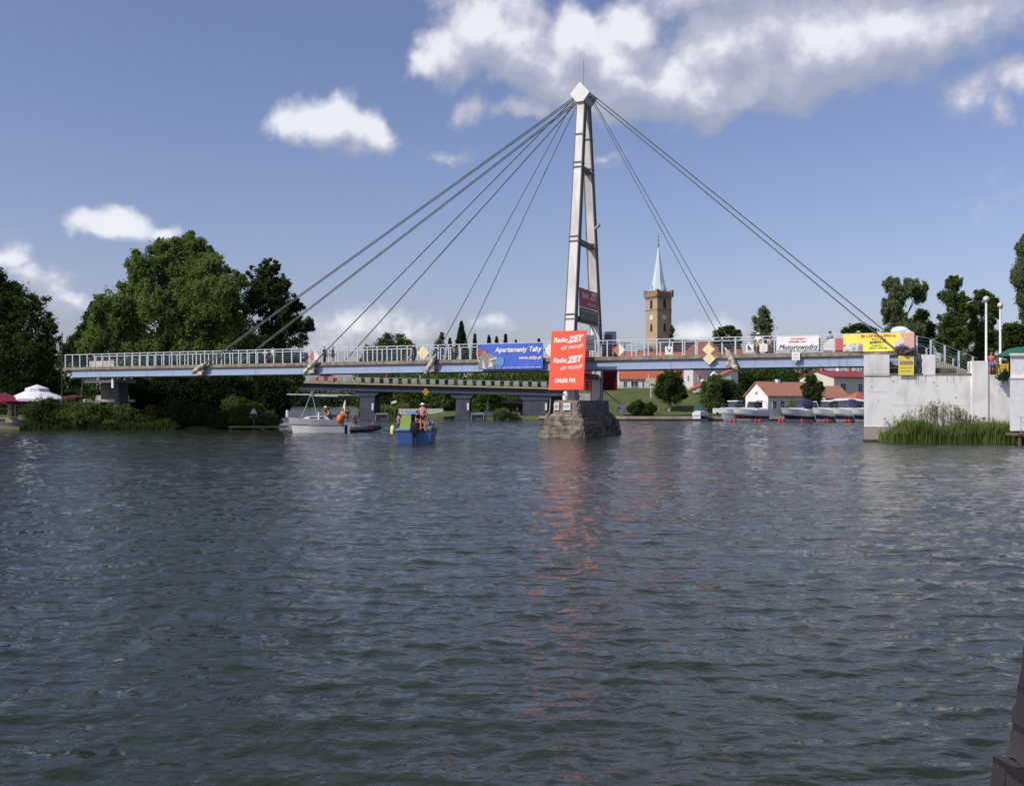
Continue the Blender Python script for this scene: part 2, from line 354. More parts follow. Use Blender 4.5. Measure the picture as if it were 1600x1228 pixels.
# ---------------------------------------------------------------- vegetation
def leafcloud(blobs, n, size, seed, clump=45, elong=1.0, droop=0.0, spread=.2, shell=.42, flat=.6):
    r = np.random.default_rng(seed); w = np.array([(b[3]*b[4]*b[5])**.62 for b in blobs]); w /= w.sum()
    Ps = []; Ts = []
    for b, ww in zip(blobs, w):
        k = max(3, int(n*ww/clump)); d = r.normal(size=(k, 3)); d /= np.linalg.norm(d, axis=1)[:, None]
        rad = r.random(k)**shell*r.uniform(.82, 1.08, k)
        c = d*rad[:, None]*np.array(b[3:6])+np.array(b[:3])
        cr = spread*(b[3]*b[4]*b[5])**(1/3)*r.uniform(.6, 1.5, k)+size*.6
        p = c[:, None, :]+np.clip(r.normal(size=(k, clump, 3)), -2.6, 2.6)*cr[:, None, None]*np.array((1,1,.85))*.72
        if droop: p[:, :, 2] -= droop*r.random((k, clump))*cr[:, None]*2
        Ps.append(p.reshape(-1, 3)); Ts.append(np.clip(r.random()*.30+np.repeat(r.random(k), clump)*.45+r.random(k*clump)*.25, 0, 1))
    p = np.concatenate(Ps); t = np.concatenate(Ts); m = len(p)
    a = r.normal(size=(m, 3)); a[:, 2] = a[:, 2]*(1-flat)-(elong-1)*.9; a /= np.linalg.norm(a, axis=1)[:, None]
    b_ = r.normal(size=(m, 3)); b_ -= a*np.sum(a*b_, 1)[:, None]; b_ /= np.linalg.norm(b_, axis=1)[:, None]
    s = size*r.uniform(.55, 1.35, m)[:, None]
    A = a*s*elong*.6; Bv = b_*s*.42
    co = np.stack([p-A, p+Bv-A*.1, p+A, p-Bv-A*.1], 1).reshape(-1, 3)
    return co, t
def leafobj(name, co, t, m, parent=None):
    q = np.arange(len(co)).reshape(-1, 4); me = quads(name, co, q)
    at = me.attributes.new('tint', 'FLOAT', 'FACE'); at.data.foreach_set('value', t.astype(np.float32))
    return link(name, me, m, parent)
BARK = mat('tree_bark', (.10,.075,.05), .95, (.05,.04,.03), 5, bump=.6, bscale=10)
BARKP = mat('pale_bark', (.42,.38,.32), .9, (.15,.12,.10), 4)
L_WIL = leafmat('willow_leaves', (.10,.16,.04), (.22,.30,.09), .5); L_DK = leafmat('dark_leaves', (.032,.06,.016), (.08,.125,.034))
L_MID = leafmat('green_leaves', (.06,.10,.025), (.15,.205,.06)); L_FIR = leafmat('spruce_needles', (.014,.032,.016), (.03,.06,.028), .15)
L_REED = leafmat('reed_leaves', (.07,.125,.028), (.21,.26,.075)); L_GR = leafmat('greygreen_leaves', (.095,.13,.06), (.20,.245,.13))
L_YG = leafmat('fresh_green_leaves', (.05,.10,.015), (.13,.21,.04))
def tree(name, label, Y, basepx, blobs, n, size, lm, group=None, seed=1, depth=.8, trunk_r=.35, bark=None, base_z=None, cat='tree', **kw):
    """blobs: (px, py, rx px, ry px[, dy metres]) measured at the tree's own distance Y"""
    X = (basepx-800)/F*Y; gz = g(X, Y) if base_z is None else base_z
    if base_z is None and gz < 0: gz = .2
    t = thing(name, label, cat, (X, Y, gz), 0, group); k = Y/F; bl = []
    stg = kw.pop('stagger', 0); rg = random.Random(seed+9)
    for b in blobs:
        if stg: b = (b[0], b[1], b[2]*1.02, b[3]*1.02, (b[4] if len(b) > 4 else 0)+rg.uniform(-1, 1)*stg-stg*.5*(b[1] > 440))
        x, z = XZ(b[0], b[1], Y); bl.append((x-X, (b[4] if len(b) > 4 else 0), z-gz, b[2]*k, b[2]*k*depth, b[3]*k))
    fine = kw.pop('fine', .74); r9 = random.Random(seed+500); lb2 = []; LN = kw.pop('lumps', (11,.62,.95,.20,.36,.86))
    for b in bl:
        lb2.append((b[0],b[1],b[2],b[3]*LN[5],b[4]*LN[5],b[5]*LN[5]))
        for _ in range(LN[0]):
            v = Vector((r9.gauss(0,1), r9.gauss(0,1), r9.gauss(.15,.9))).normalized(); f = r9.uniform(LN[1],LN[2]); q = r9.uniform(LN[3],LN[4])
            lb2.append((b[0]+v.x*b[3]*f, b[1]+v.y*b[4]*f, b[2]+v.z*b[5]*f, b[3]*q, b[4]*q, b[5]*q))
    kw.setdefault('clump', 36)
    co, tt = leafcloud(lb2, int(n*1.7), size*fine, seed, **kw); leafobj('crown', co, tt, lm, t)
    top = max(bl, key=lambda b: b[2]); mb = MB(); hh = top[2]
    tp = [(0,0,-.3),(.05,0,hh*.2),(top[0]*.35,top[1]*.3,hh*.5),(top[0]*.8,top[1]*.8,hh*.85),(top[0],top[1],hh+top[5]*.3)]
    mb.tube(tp, [trunk_r*1.25,trunk_r,trunk_r*.6,trunk_r*.25,trunk_r*.08], 9)
    rs = random.Random(seed)
    for b in bl:
        if b is top: continue
        f = rs.uniform(.2,.55); z0 = min(b[2]*.6, hh*f); st = Vector((top[0]*.35*z0/hh*2, 0, z0))
        en = Vector(b[:3]); mid = (st+en)/2+Vector((rs.uniform(-.3,.3),rs.uniform(-.3,.3),.4))
        mb.tube([st, mid, en], [trunk_r*.34,trunk_r*.18,trunk_r*.05], 6)
        for _ in range(2):
            e2 = en+Vector((rs.uniform(-.6,.6)*b[3], rs.uniform(-.6,.6)*b[4], rs.uniform(0,.7)*b[5])); mb.tube([mid, e2], [trunk_r*.12,trunk_r*.03], 5)
    obj('trunk', mb, bark or BARK, t)
    return t
def fir(label, Y, px, ytop, ybase, halfw, n, seed, group=None, base_z=None):
    X, zt = XZ(px, ytop, Y); gz = g(X, Y) if base_z is None else base_z
    t = thing('spruce_tree', label, 'tree', (X, Y, gz), 0, group); h = zt-gz; w = halfw*Y/F; r = np.random.default_rng(seed)
    zb = H+(HZ-ybase)/F*Y-gz
    an_ = r.random(n)*6.283; u = r.random(n)**.75; z = h-(h-zb)*u; tier = .62+.38*np.abs(np.sin(z*1.6+3*np.sin(an_*3)*.3))*(.8+.2*np.sin(an_*5+z)); rad = w*(u**.9)*tier*r.random(n)**.35; an = an_
    p = np.stack([rad*np.cos(an), rad*np.sin(an), z-rad*.35], 1); s = .35*r.uniform(.6,1.4,n)[:,None]*max(1, Y/200)
    out = np.stack([np.cos(an), np.sin(an), -.35*np.ones(n)], 1); sd_ = np.stack([-np.sin(an), np.cos(an), r.normal(size=n)*.3], 1)
    co = np.stack([p-out*s, p+sd_*s*.5, p+out*s, p-sd_*s*.5], 1).reshape(-1, 3)
    leafobj('crown', co, r.random(n), L_FIR, t); obj('trunk', MB().tube([(0,0,-.3),(0,0,h*.97)], [.03*h*.6,.02], 8), BARK, t)
    return t

# left bank
tree('broadleaf_tree', 'large dark broadleaf tree at the far left, filling the photo edge', 124, 20,
     [(-35,500,60,70),(25,470,34,30),(5,455,25,18),(55,505,32,36),(75,535,18,26),(20,545,60,45),(60,575,30,28),(10,590,60,30),(-30,440,40,30),(45,600,45,25,4)], 56000, .30, L_DK, seed=11, trunk_r=.5, lumps=(15,.7,1.12,.14,.27,.82))
tree('broadleaf_tree', 'small cone shaped tree between the left edge tree and the willow', 136, 128, [(146,482,7,12),(140,500,10,14),(132,520,14,14),(122,538,20,14),(108,548,16,9),(130,560,28,14)], 15000, .28, L_DK, seed=12, trunk_r=.2)
tree('broadleaf_tree', 'small yellowish tree behind the left bridge end', 140, 160, [(155,500,16,26),(163,475,13,14),(140,530,22,26),(178,520,16,30)], 14000, .3, L_MID, seed=13, trunk_r=.25)
tree('willow_tree', 'huge light green willow rising behind the left half of the footbridge', 117, 285,
     [(252,385,30,22),(290,380,26,20),(300,400,38,30),(232,420,26,34),(268,430,40,30),(330,425,34,34),(215,458,28,30),(190,485,34,34),(170,530,30,40),(205,520,36,40),
      (250,480,40,36),(300,470,44,40),(350,470,34,38),(372,455,22,30),(150,520,22,30),(240,545,40,34),(290,530,44,40),(340,520,40,36),(380,510,28,34),(330,565,60,34,3),(260,590,50,30,3),(330,610,70,34,2),
      (400,560,40,40,2),(390,610,50,36,-2),(440,600,30,40,0),(300,640,60,26,-3),(240,625,40,26,1),(430,640,18,20,-1)],
     190000, .24, L_WIL, seed=14, trunk_r=.8, elong=2.0, droop=.9, spread=.15, clump=44, depth=.62, lumps=(9,.6,.92,.24,.40,.82), stagger=2.2)
tree('alder_tree', 'tall dark narrow tree at the right shoulder of the willow', 121, 425,
     [(425,420,12,12),(412,430,22,20),(425,455,34,30),(440,445,12,14),(400,470,26,40),(440,490,30,30),(458,480,14,12),(462,508,14,12),(430,530,40,34),(400,560,40,40),(445,570,26,30),(425,600,44,30)], 48000, .28, L_DK, seed=15, trunk_r=.45, spread=.15, lumps=(16,.7,1.18,.12,.24,.80))
tree('willow_tree', 'thin wispy pale green sapling peeking out right of the dark alder', 126, 420, [(482,502,9,7),(472,512,12,8),(486,512,7,6),(470,530,10,12),(468,560,14,20)], 1100, .26, L_GR, seed=16, trunk_r=.1, spread=.4)
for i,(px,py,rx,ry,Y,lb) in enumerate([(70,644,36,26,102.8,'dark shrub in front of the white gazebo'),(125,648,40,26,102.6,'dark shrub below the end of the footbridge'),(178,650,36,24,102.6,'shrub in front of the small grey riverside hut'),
        (226,655,30,18,103.6,'low waterside shrub right of the grey hut'),(385,645,26,22,103.5,'light green shrub on the tiny wooden islet'),(415,655,20,14,103,'shrub right of the triangular green sign'),(362,640,16,24,106,'upright shrub left of the triangular green sign'),(268,648,30,22,104,'shrub added as dark shade under the bridge, left of the big willow trunk'),(310,650,30,20,104.5,'shrub added as dark shade under the bridge, right of the big willow trunk'),(345,655,24,16,104,'lowest shrub, added as dark shade beside the wooden platform')]):
    tree('shrub', lb, Y, px, [(px,py,rx,ry),(px-rx*.5,py+4,rx*.6,ry*.8),(px+rx*.5,py+3,rx*.6,ry*.8),(px+rx*.1,py+ry*.5,rx,ry*.6)], 11000, .2, (L_YG if i == 4 else L_DK if i > 6 or i == 0 else L_MID), 'shrubs along the left bank', 20+i, trunk_r=.07, cat='shrub', depth=.6)  # last three shrubs added in dark leaves to stand for shade under the bridge

for i,(px,py,rx,ry,Y,lb) in enumerate([(235,618,36,30,108,'thicket added as dark shade under the deck, left of the willow trunk'),(300,622,44,34,107.5,'thicket added as dark shade under the deck in front of the willow trunk'),(365,614,42,36,108,'thicket added as dark shade under the deck above the wooden platform'),(425,618,26,34,107,'thicket added as dark shade at the water corner left of the yacht')]):
    tree('shrub', lb, Y, px, [(px,py,rx,ry),(px-rx*.5,py-8,rx*.6,ry*.8),(px+rx*.5,py+3,rx*.6,ry*.8),(px,py+ry*.6,rx,ry*.7)], 17000, .26, leafmat('shade_green_leaves',(.012,.025,.008),(.032,.055,.015),.2), 'thickets added as dark shade under the footbridge', 200+i, trunk_r=.1, cat='shrub', depth=.5)  # added thickets; near-black leaf colour stands in for shade under the deck

# middle, beyond the road bridge
tree('broadleaf_tree', 'rounded green tree above the deck of the footbridge, left of the diamond sign', 235, 612, [(612,540,24,20),(590,550,22,18),(635,548,18,18),(605,565,40,18),(575,565,14,12),(600,590,50,20)], 16000, .55, L_MID, seed=31, trunk_r=.5)
tree('broadleaf_tree', 'small sparse tree left of the tall spruce', 240, 688, [(687,540,7,12),(684,555,9,14),(690,527,3,7)], 2000, .45, L_GR, seed=32, trunk_r=.15)
fir('tall pointed spruce left of the blue banner', 228, 721, 502, 560, 17, 6000, 33)
for i,(px,yt,w,lb) in enumerate([(703,528,9,'short spruce touching the left side of the tallest spruce'),(742,522,7,'slim spruce right of the tallest spruce'),(764,524,9,'spruce tip above the left end of the blue banner'),(776,526,7,'narrow spruce tip over the blue banner title'),(790,522,8,'spruce tip over the middle of the blue banner'),(806,531,4,'thin treetop over the right part of the blue banner'),(842,529,4,'dark treetop just left of the red billboard')]):
    fir(lb, 236+i, px, yt, 575, w, 2200, 40+i, 'spruces on the skyline')
def woods(name, lab, x0, x1, Y, zt0, zt1, n, size, lm, seed, dy=10, z0=0):
    r = np.random.default_rng(seed); k = n//50; x = r.uniform(x0,x1,k); y = Y+r.uniform(-dy,dy,k)
    top = zt0+(zt1-zt0)*(.5+.5*np.sin(x*.21+seed)*np.cos(x*.083)); z = z0+(top-z0)*r.random(k)**.8
    c = np.stack([x,y,z],1); p = c[:,None,:]+r.normal(size=(k,50,3))*size*1.7; p = p.reshape(-1,3); m = len(p)
    a = r.normal(size=(m,3)); a /= np.linalg.norm(a,axis=1)[:,None]; b = r.normal(size=(m,3)); b -= a*np.sum(a*b,1)[:,None]; b /= np.linalg.norm(b,axis=1)[:,None]
    co = np.stack([p-a*size*.6,p+b*size*.4,p+a*size*.6,p-b*size*.4],1).reshape(-1,3)
    return struct(leafobj(name, co, np.repeat(r.random(k),50), lm), 'stuff')
woods('far_wood', '', -280, -40, 612, 7, 11, 45000, 1.2, leafmat('far_leaves',(.03,.055,.03),(.06,.09,.05)), 50, 20)
woods('shore_wood', '', -36, 14, 232, 8.5, 11.5, 42000, .55, L_MID, 51, 8)
woods('hill_wood', '', 42, 95, 214, 7.5, 12, 52000, .5, L_DK, 52, 7)
woods('left_wood', '', -170, -40, 150, 5, 12, 70000, .45, L_DK, 53, 12)
for i,(px,py,rx,ry,Y,lm,lb) in enumerate([(765,625,30,26,190,L_YG,'bright green tree behind the moored boats under the road bridge'),(805,618,24,24,196,L_MID,'green tree behind the boat on the stand'),(650,615,34,26,215,L_MID,'dark green tree between the first two road bridge piers'),(690,622,22,22,212,L_MID,'tree left of the second road bridge pier'),(600,618,20,24,222,L_DK,'dark tree above the reeds beyond the road bridge')]):
    tree('broadleaf_tree', lb, Y, px, [(px,py,rx,ry),(px-rx*.5,py+6,rx*.6,ry*.7),(px+rx*.5,py+4,rx*.6,ry*.7),(px,py+ry*.5,rx*.9,ry*.6)], 9000, .42, lm, 'trees beyond the road bridge', 60+i, trunk_r=.2)
tree('shrub', 'grey green shrub on the shore between the boats under the bridge', 167, 790, [(785,646,14,9),(800,650,9,6),(775,650,8,5)], 3000, .25, L_GR, seed=66, trunk_r=.06, cat='shrub', base_z=.2)

# right bank
tree('broadleaf_tree', 'dark tree on the grass slope below the footbridge', 176, 1046, [(1048,592,20,12),(1044,602,24,16),(1058,612,16,14),(1036,614,14,12),(1048,620,20,10)], 22000, .33, L_DK, seed=70, trunk_r=.28, bark=BARKP)
tree('shrub', 'dark round bush on the quay lawn right of the stone pier', 164, 1002, [(995,638,14,12),(1012,640,12,11),(1003,645,20,8)], 11000, .24, L_DK, seed=71, trunk_r=.07, cat='shrub')
tree('broadleaf_tree', 'bushy tree behind the small green canopied boat', 170, 1108, [(1108,615,14,22),(1118,600,14,14),(1112,632,18,16)], 13000, .3, L_MID, seed=72, trunk_r=.2)
tree('broadleaf_tree', 'dark leafy tree left of the white house by the marina', 172, 1138, [(1138,605,20,14),(1146,620,18,18),(1132,630,14,14),(1128,612,14,16)], 17000, .3, L_DK, seed=73, trunk_r=.2)
tree('poplar_tree', 'tall grey green poplar above the deck behind the white hat', 225, 1193, [(1193,490,10,12),(1186,505,12,14),(1200,508,11,16),(1192,525,18,16),(1194,545,20,18),(1194,570,22,20)], 11000, .42, L_GR, seed=74, trunk_r=.3)
tree('broadleaf_tree', 'dark treetop above the church roof', 262, 1138, [(1138,515,11,7),(1126,521,13,7),(1150,522,9,7),(1137,535,24,12)], 6500, .5, L_DK, seed=75, trunk_r=.3)
tree('broadleaf_tree', 'low dark round tree behind the left part of the yellow banner', 200, 1350, [(1345,513,16,9),(1360,518,12,8),(1325,518,9,8),(1345,530,28,12)], 9000, .42, L_DK, seed=76, trunk_r=.3)
tree('broadleaf_tree', 'small dark leafy tree in front of the brown tiled roof by the marina', 160, 1270, [(1268,594,9,10),(1276,606,12,12),(1262,610,10,12),(1270,622,17,14),(1264,634,14,8)], 9000, .28, L_DK, seed=77, trunk_r=.15)
tree('willow_tree', 'drooping willow with two heads behind the right end of the yellow banner', 108, 1408,
     [(1395,442,14,10),(1422,446,20,12),(1438,455,11,16),(1400,462,16,16),(1395,485,18,20),(1405,510,24,22),(1392,535,18,20),(1430,520,14,18),(1404,560,20,20)], 40000, .17, L_GR, seed=78, elong=2.2, droop=2.0, lumps=(10,.6,1.0,.2,.36,.7), trunk_r=.35, spread=.17)
tree('broadleaf_tree', 'smaller dark tree between the drooping willow and the birches', 112, 1442, [(1440,495,12,14),(1432,512,14,16),(1450,520,13,20),(1440,545,20,20)], 18000, .18, L_DK, seed=79, trunk_r=.25)
tree('birch_tree', 'tall loose birch left of the two globe lamps', 104, 1490, [(1492,442,13,12),(1480,462,14,18),(1500,472,14,22),(1486,500,20,26),(1500,530,24,26),(1478,535,16,24),(1492,565,30,20)], 46000, .165, L_MID, seed=80, elong=1.3, droop=.6, lumps=(14,.6,1.1,.16,.3,.72), trunk_r=.25, bark=BARKP, spread=.17)
tree('birch_tree', 'tall birch directly behind the two globe lamps', 107, 1535, [(1533,460,10,12),(1522,480,16,20),(1545,482,15,22),(1530,515,22,28),(1550,530,16,26),(1530,555,26,22)], 42000, .165, L_MID, seed=81, elong=1.3, droop=.6, lumps=(14,.6,1.1,.16,.3,.72), trunk_r=.25, bark=BARKP, spread=.17)
tree('willow_tree', 'hanging willow cut off by the right edge of the photo', 98, 1612, [(1600,385,12,18),(1594,425,17,26),(1610,410,20,30),(1605,460,16,30),(1615,500,24,30)], 36000, .165, L_GR, seed=82, elong=2.2, droop=2.0, lumps=(10,.6,1.0,.2,.36,.7), trunk_r=.35, spread=.17)
tree('broadleaf_tree', 'low dark tree behind the green parasol', 92, 1590, [(1580,515,16,14),(1592,530,18,20),(1572,535,12,14),(1590,560,24,20)], 12000, .22, L_DK, seed=83, trunk_r=.2)
woods('right_wood', '', 52, 95, 124, 7.5, 9.5, 26000, .32, L_MID, 54, 5, z0=3)

def reeds(name, x0, x1, y0, y1, hz, n, seed, w=.03, m=None, plume=None, hvar=.35, lump=.0):
    r = np.random.default_rng(seed); x = r.uniform(x0,x1,n); y = r.uniform(y0,y1,n)
    prof = (.70+.18*np.sin(x*1.3+seed)*np.sin(x*.47)+.22*np.sin(x*4.1+y*2.3+seed)*np.sin(x*7.7-y*3.1))*(.55+.45*sm(x0,x0+1.6,x))*(1-.45*sm(x1-1.0,x1,x))
    h = hz*prof*r.uniform(1-hvar,1,n)*np.where(r.random(n)<.1,1.22,1); lean = r.normal(size=(n,2))*.14*h[:,None]; a = r.random(n)*3.14
    dx = np.cos(a)*w; dy = np.sin(a)*w
    b = np.stack([x,y,np.full(n,-.1)],1); t = b+np.stack([lean[:,0],lean[:,1],h+.1],1); mid = (b+t)/2+np.stack([-lean[:,0]*.2,-lean[:,1]*.2,.1*h],1); o = np.stack([dx,dy,0*dx],1)
    co = np.stack([b-o,b+o,mid+o,mid-o, mid-o,mid+o,t+o*.2,t-o*.2],1).reshape(-1,3); return struct(leafobj(name, co, np.repeat(r.random(n),2), m or L_REED),'stuff'), t
_, tips = reeds('reed_bed', 26.7, 36.0, 67.4, 69.8, 1.85, 26000, 90, .022, hvar=.55)
r_ = np.random.default_rng(91); k = 95; xs = np.clip(r_.normal(30.9,1.9,k),27,35); ys = r_.uniform(68.6,69.8,k); hs = 1.6+1.35*np.exp(-((xs-30.6)/2.3)**2)*r_.uniform(.45,1,k)
st = MB(); bl = []
for x,y,h_ in zip(xs,ys,hs):
    lx = r_.normal()*.15; st.tube([(x,y,0),(x+lx,y,h_)], [.018,.010], 3)
    bl.append((x+lx*1.1,y,h_,.05,.05,.17)); bl.append((x+lx*.8+r_.normal()*.1,y,h_*.82,.06,.06,.10))
co, tt = leafcloud(bl, 1500, .075, 92, clump=6)
struct(leafobj('reed_plumes', co, tt, leafmat('plume_leaves',(.20,.19,.12),(.42,.38,.27))), 'stuff'); struct(obj('reed_stems', st, L_REED), 'stuff')
reeds('bank_reeds', -52, -35.5, 101.2, 103.6, 1.3, 12000, 93, .03, L_DK, hvar=.6)
reeds('far_reeds', -32, -21.5, 199, 206, 2.9, 9000, 94, .08, L_REED)
reeds('lawn_reeds', 45.5, 49.5, 160.5, 162, 4.2, 3600, 95, .05, L_REED, hvar=.5)

# ---------------------------------------------------------------- footbridge
def build_bridge():
    br = thing('cable_stayed_footbridge', 'pale blue cable stayed footbridge with one white A shaped mast', 'bridge', Bw(S0,0,0), -AL)
    q = lambda px, d=0: s_at(px, d)-S0
    sL, sR = q(113), 26.2
    z0, z1 = 5.58, 6.28
    for nm, d in (('girder',0.0),('girder',3.45)):
        mb = MB(); mb.box(sL,sR,d,d+.05,z0+.06,z1-.03); mb.box(sL,sR,d-.07,d+.2,z0-.02,z0+.06); mb.box(sL,sR,d-.07,d+.2,z1-.03,z1)
        x = sL+.6
        obj(nm, mb, STEELBLUE, br)
    mb = MB()
    x = sL+1
    while x < sR-.5: mb.box(x-.06,x+.06,.21,3.44,z0+.15,z1-.05); x += 3.1
    obj('cross_beam', mb, DARK, br)
    mb = MB(); mb.box(sL-1.1,sR,-.12,3.8,z1+.004,z1+.17); 
    obj('deck', mb, CONC, br)
    mb = MB(); mb.box(sL-1.1,sR,-.2,.05,z1+.05,z1+.36); mb.box(sL-1.1,sR,3.6,3.85,z1+.05,z1+.36)
    obj('kerb', mb, CONC, br)
    zb, zt = z1+.36, 8.0
    sp = 1.045; n0 = int((sR-.4-sL+1.0)/sp)
    for side, d in ((0,-.08),(1,3.73)):
        rl = MB(); rm = RAILC
        rl.box(sL-1,sR-.2,d-.035,d+.035,zt-.07,zt)
        r1 = obj('railing', rl, rm, br)
        th = MB()
        for zz in (zb+.18, zb+.38, zb+.58, zb+.78, zb+.98): th.box(sL-1,sR-.2,d-.012,d+.012,zz,zz+.022)
        obj('rail_wire', th, RAILDK, r1)
        rest = MB()
        pm = MB(); pm.box(-.05,.05,-.04,.04,0,zt-zb-.07); pm.box(-.08,.08,-.07,.07,-.03,.02); pme = pm.mesh('post'); pme.materials.append(rm)
        for i in range(n0+1):
            x = sL-.9+i*sp+(0 if side == 0 else .35)
            if x > sR-.2: break
            if side == 0 or i > n0-17:
                p = bpy.data.objects.new('post', pme); C.objects.link(p); p.parent = r1; p.location = (x,d,zb)
            else: rest.box(x-.05,x+.05,d-.04,d+.04,zb,zt-.07)
        if side: struct(obj('post', rest, rm, r1), 'stuff')
    # mast: two box legs with dark flanges, kinked at deck level
    zc = 1.83
    prof = [(-1.0,5.35,3.0),(-1.95,5.62,6.0),(-1.36,5.05,9.9),(1.30,2.36,28.3)]
    for side in (0,1):
        mb = MB()
        pts = [(p[side], p[2]) for p in prof]; hw = (.42,.42,.40,.32)
        for i in range(3):
            (d0,za),(d1,zb_) = pts[i],pts[i+1]; w0,w1 = hw[i],hw[i+1]; dp=.30
            vs = [(-w0,d0-dp,za),(w0,d0-dp,za),(w0,d0+dp,za),(-w0,d0+dp,za),(-w1,d1-dp,zb_),(w1,d1-dp,zb_),(w1,d1+dp,zb_),(-w1,d1+dp,zb_)]
            mb.add(vs, [(0,3,2,1),(4,5,6,7),(0,1,5,4),(2,3,7,6),(1,2,6,5),(3,0,4,7)])
            for sx in (-1,1):                      # dark flange strips proud of the plate
                for sgn in (-1,1):
                    vs=[]
                    for (d_,z_,w_) in ((d0,za,w0),(d1,zb_,w1)):
                        for (ax,ay) in ((0,-.05),(.07,-.05),(.07,.06),(0,.06)): vs.append((sx*(w_-.02+ax), d_+sgn*(dp)+ay*(1 if sgn<0 else -1)*.6, z_))
                    mb.add(vs, [(0,3,2,1),(4,5,6,7),(0,1,5,4),(1,2,6,5),(2,3,7,6),(3,0,4,7)], 1)
            if i > 0: mb.add([(w0+.004,d0-dp+.05,za),(w0+.004,d0+dp-.05,za),(w1+.004,d1+dp-.05,zb_),(w1+.004,d1-dp+.05,zb_)],[(0,1,2,3)],1)  # dark sheet over the right face paints in that side's shade
        for zz in (25.4,22.95,22.55,16.6,16.2,10.05,9.65):
            t = (zz-9.9)/(28.3-9.9) if zz > 9.9 else 0; dd = pts[2][0]+(pts[3][0]-pts[2][0])*t; w = .40-.08*t
            mb.box(-w-.07,w+.07,dd-.36,dd+.36,zz,zz+.12,1)
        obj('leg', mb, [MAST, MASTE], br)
    for zz, h_ in ((22.75,.3),(16.4,.35),(9.85,.4),(5.1,.5)):
        t = (zz-9.9)/18.4 if zz > 9.9 else 0
        a = prof[2][0]+(prof[3][0]-prof[2][0])*t if zz > 6 else -1.9; b = prof[2][1]+(prof[3][1]-prof[2][1])*t if zz > 6 else 5.5
        obj('crossbeam', MB().box(-.22,.22,a+.31,b-.31,zz-h_/2,zz+h_/2), MASTE, br)
    mb = MB(); mb.prism([(-.32,28.25),(.32,28.25),(.86,28.95),(.72,29.1),(.06,29.85),(-.06,29.85),(-.72,29.1),(-.86,28.95)], .75, 2.9)
    obj('mast_head', mb, WHITE, br)
    obj('antenna', MB().tube([(0,1.8,29.8),(0,1.8,32.1)], .025, 6), MASTE, br)
    # camera-like spotlight on the far leg
    obj('floodlight', MB().tube([(.35,3.6,17.9),(.9,3.4,18.2)], [.1,.16], 8), GREY, br)
    # stays and anchors
    for px, rc, nstr, side in ((313,.045,2,-1),(487,.05,1,-1),(674,.036,1,-1),(1141,.034,1,1),(1409,.05,1,1)):
        for d, dt in ((-.5,1.4),(4.15,2.3)):
            sx = s_at(px,-.5)-S0 if px < 1300 or d < 0 else s_at(1433,4.15)-S0
            A = Vector((sx,d,6.35)); T = Vector((side*.6,dt,28.85+(.35 if px > 1300 and d > 0 else 0))); dr = (T-A).normalized()
            for kk in range(nstr):
                off = Vector((0,0,(kk-.5)*.13)) if nstr == 2 else Vector((0,0,0))
                obj('stay_cable', MB().tube([A+off*1.2, T+off*1.3], rc, 6), CABLE, br)
            mb = MB(); mb.tube([A-dr*1.05, A-dr*.9, A-dr*.9+dr*.001, A+dr*.55, A+dr*.552, A+dr*.9], [.17,.17,.23,.23,.12,.08], 12)
            mb.box(sx-.28,sx+.28,min(d,d+.45 if d<0 else d-.45),max(d,d+.45 if d<0 else d-.45),5.85,6.2)
            mb.box(sx-.33,sx+.33,d-.14,d+.14,5.62,5.95)
            if px < 1300: obj('cable_anchor', mb, mat('anchor_paint',(.56,.54,.44),.7,(.22,.19,.13),3.5,.42,.6,bump=.3), br)
    # end wall on the far left and bearing
    obj('end_parapet', MB().box(sL-1.0,sL+2.6,3.2,3.55,z1+.17,7.45), mat('end_wall_render',(.55,.50,.42),.9,(.36,.33,.28),1.6), br)
    obj('bearing', MB().box(sL-.6,sL-.1,.3,3.4,5.5,6.2).ell((sL-.35,-.05,5.75),.22,.22,.16), mat('pale_green_paint',(.42,.55,.42),.7), br)
    return br
bridge = build_bridge()

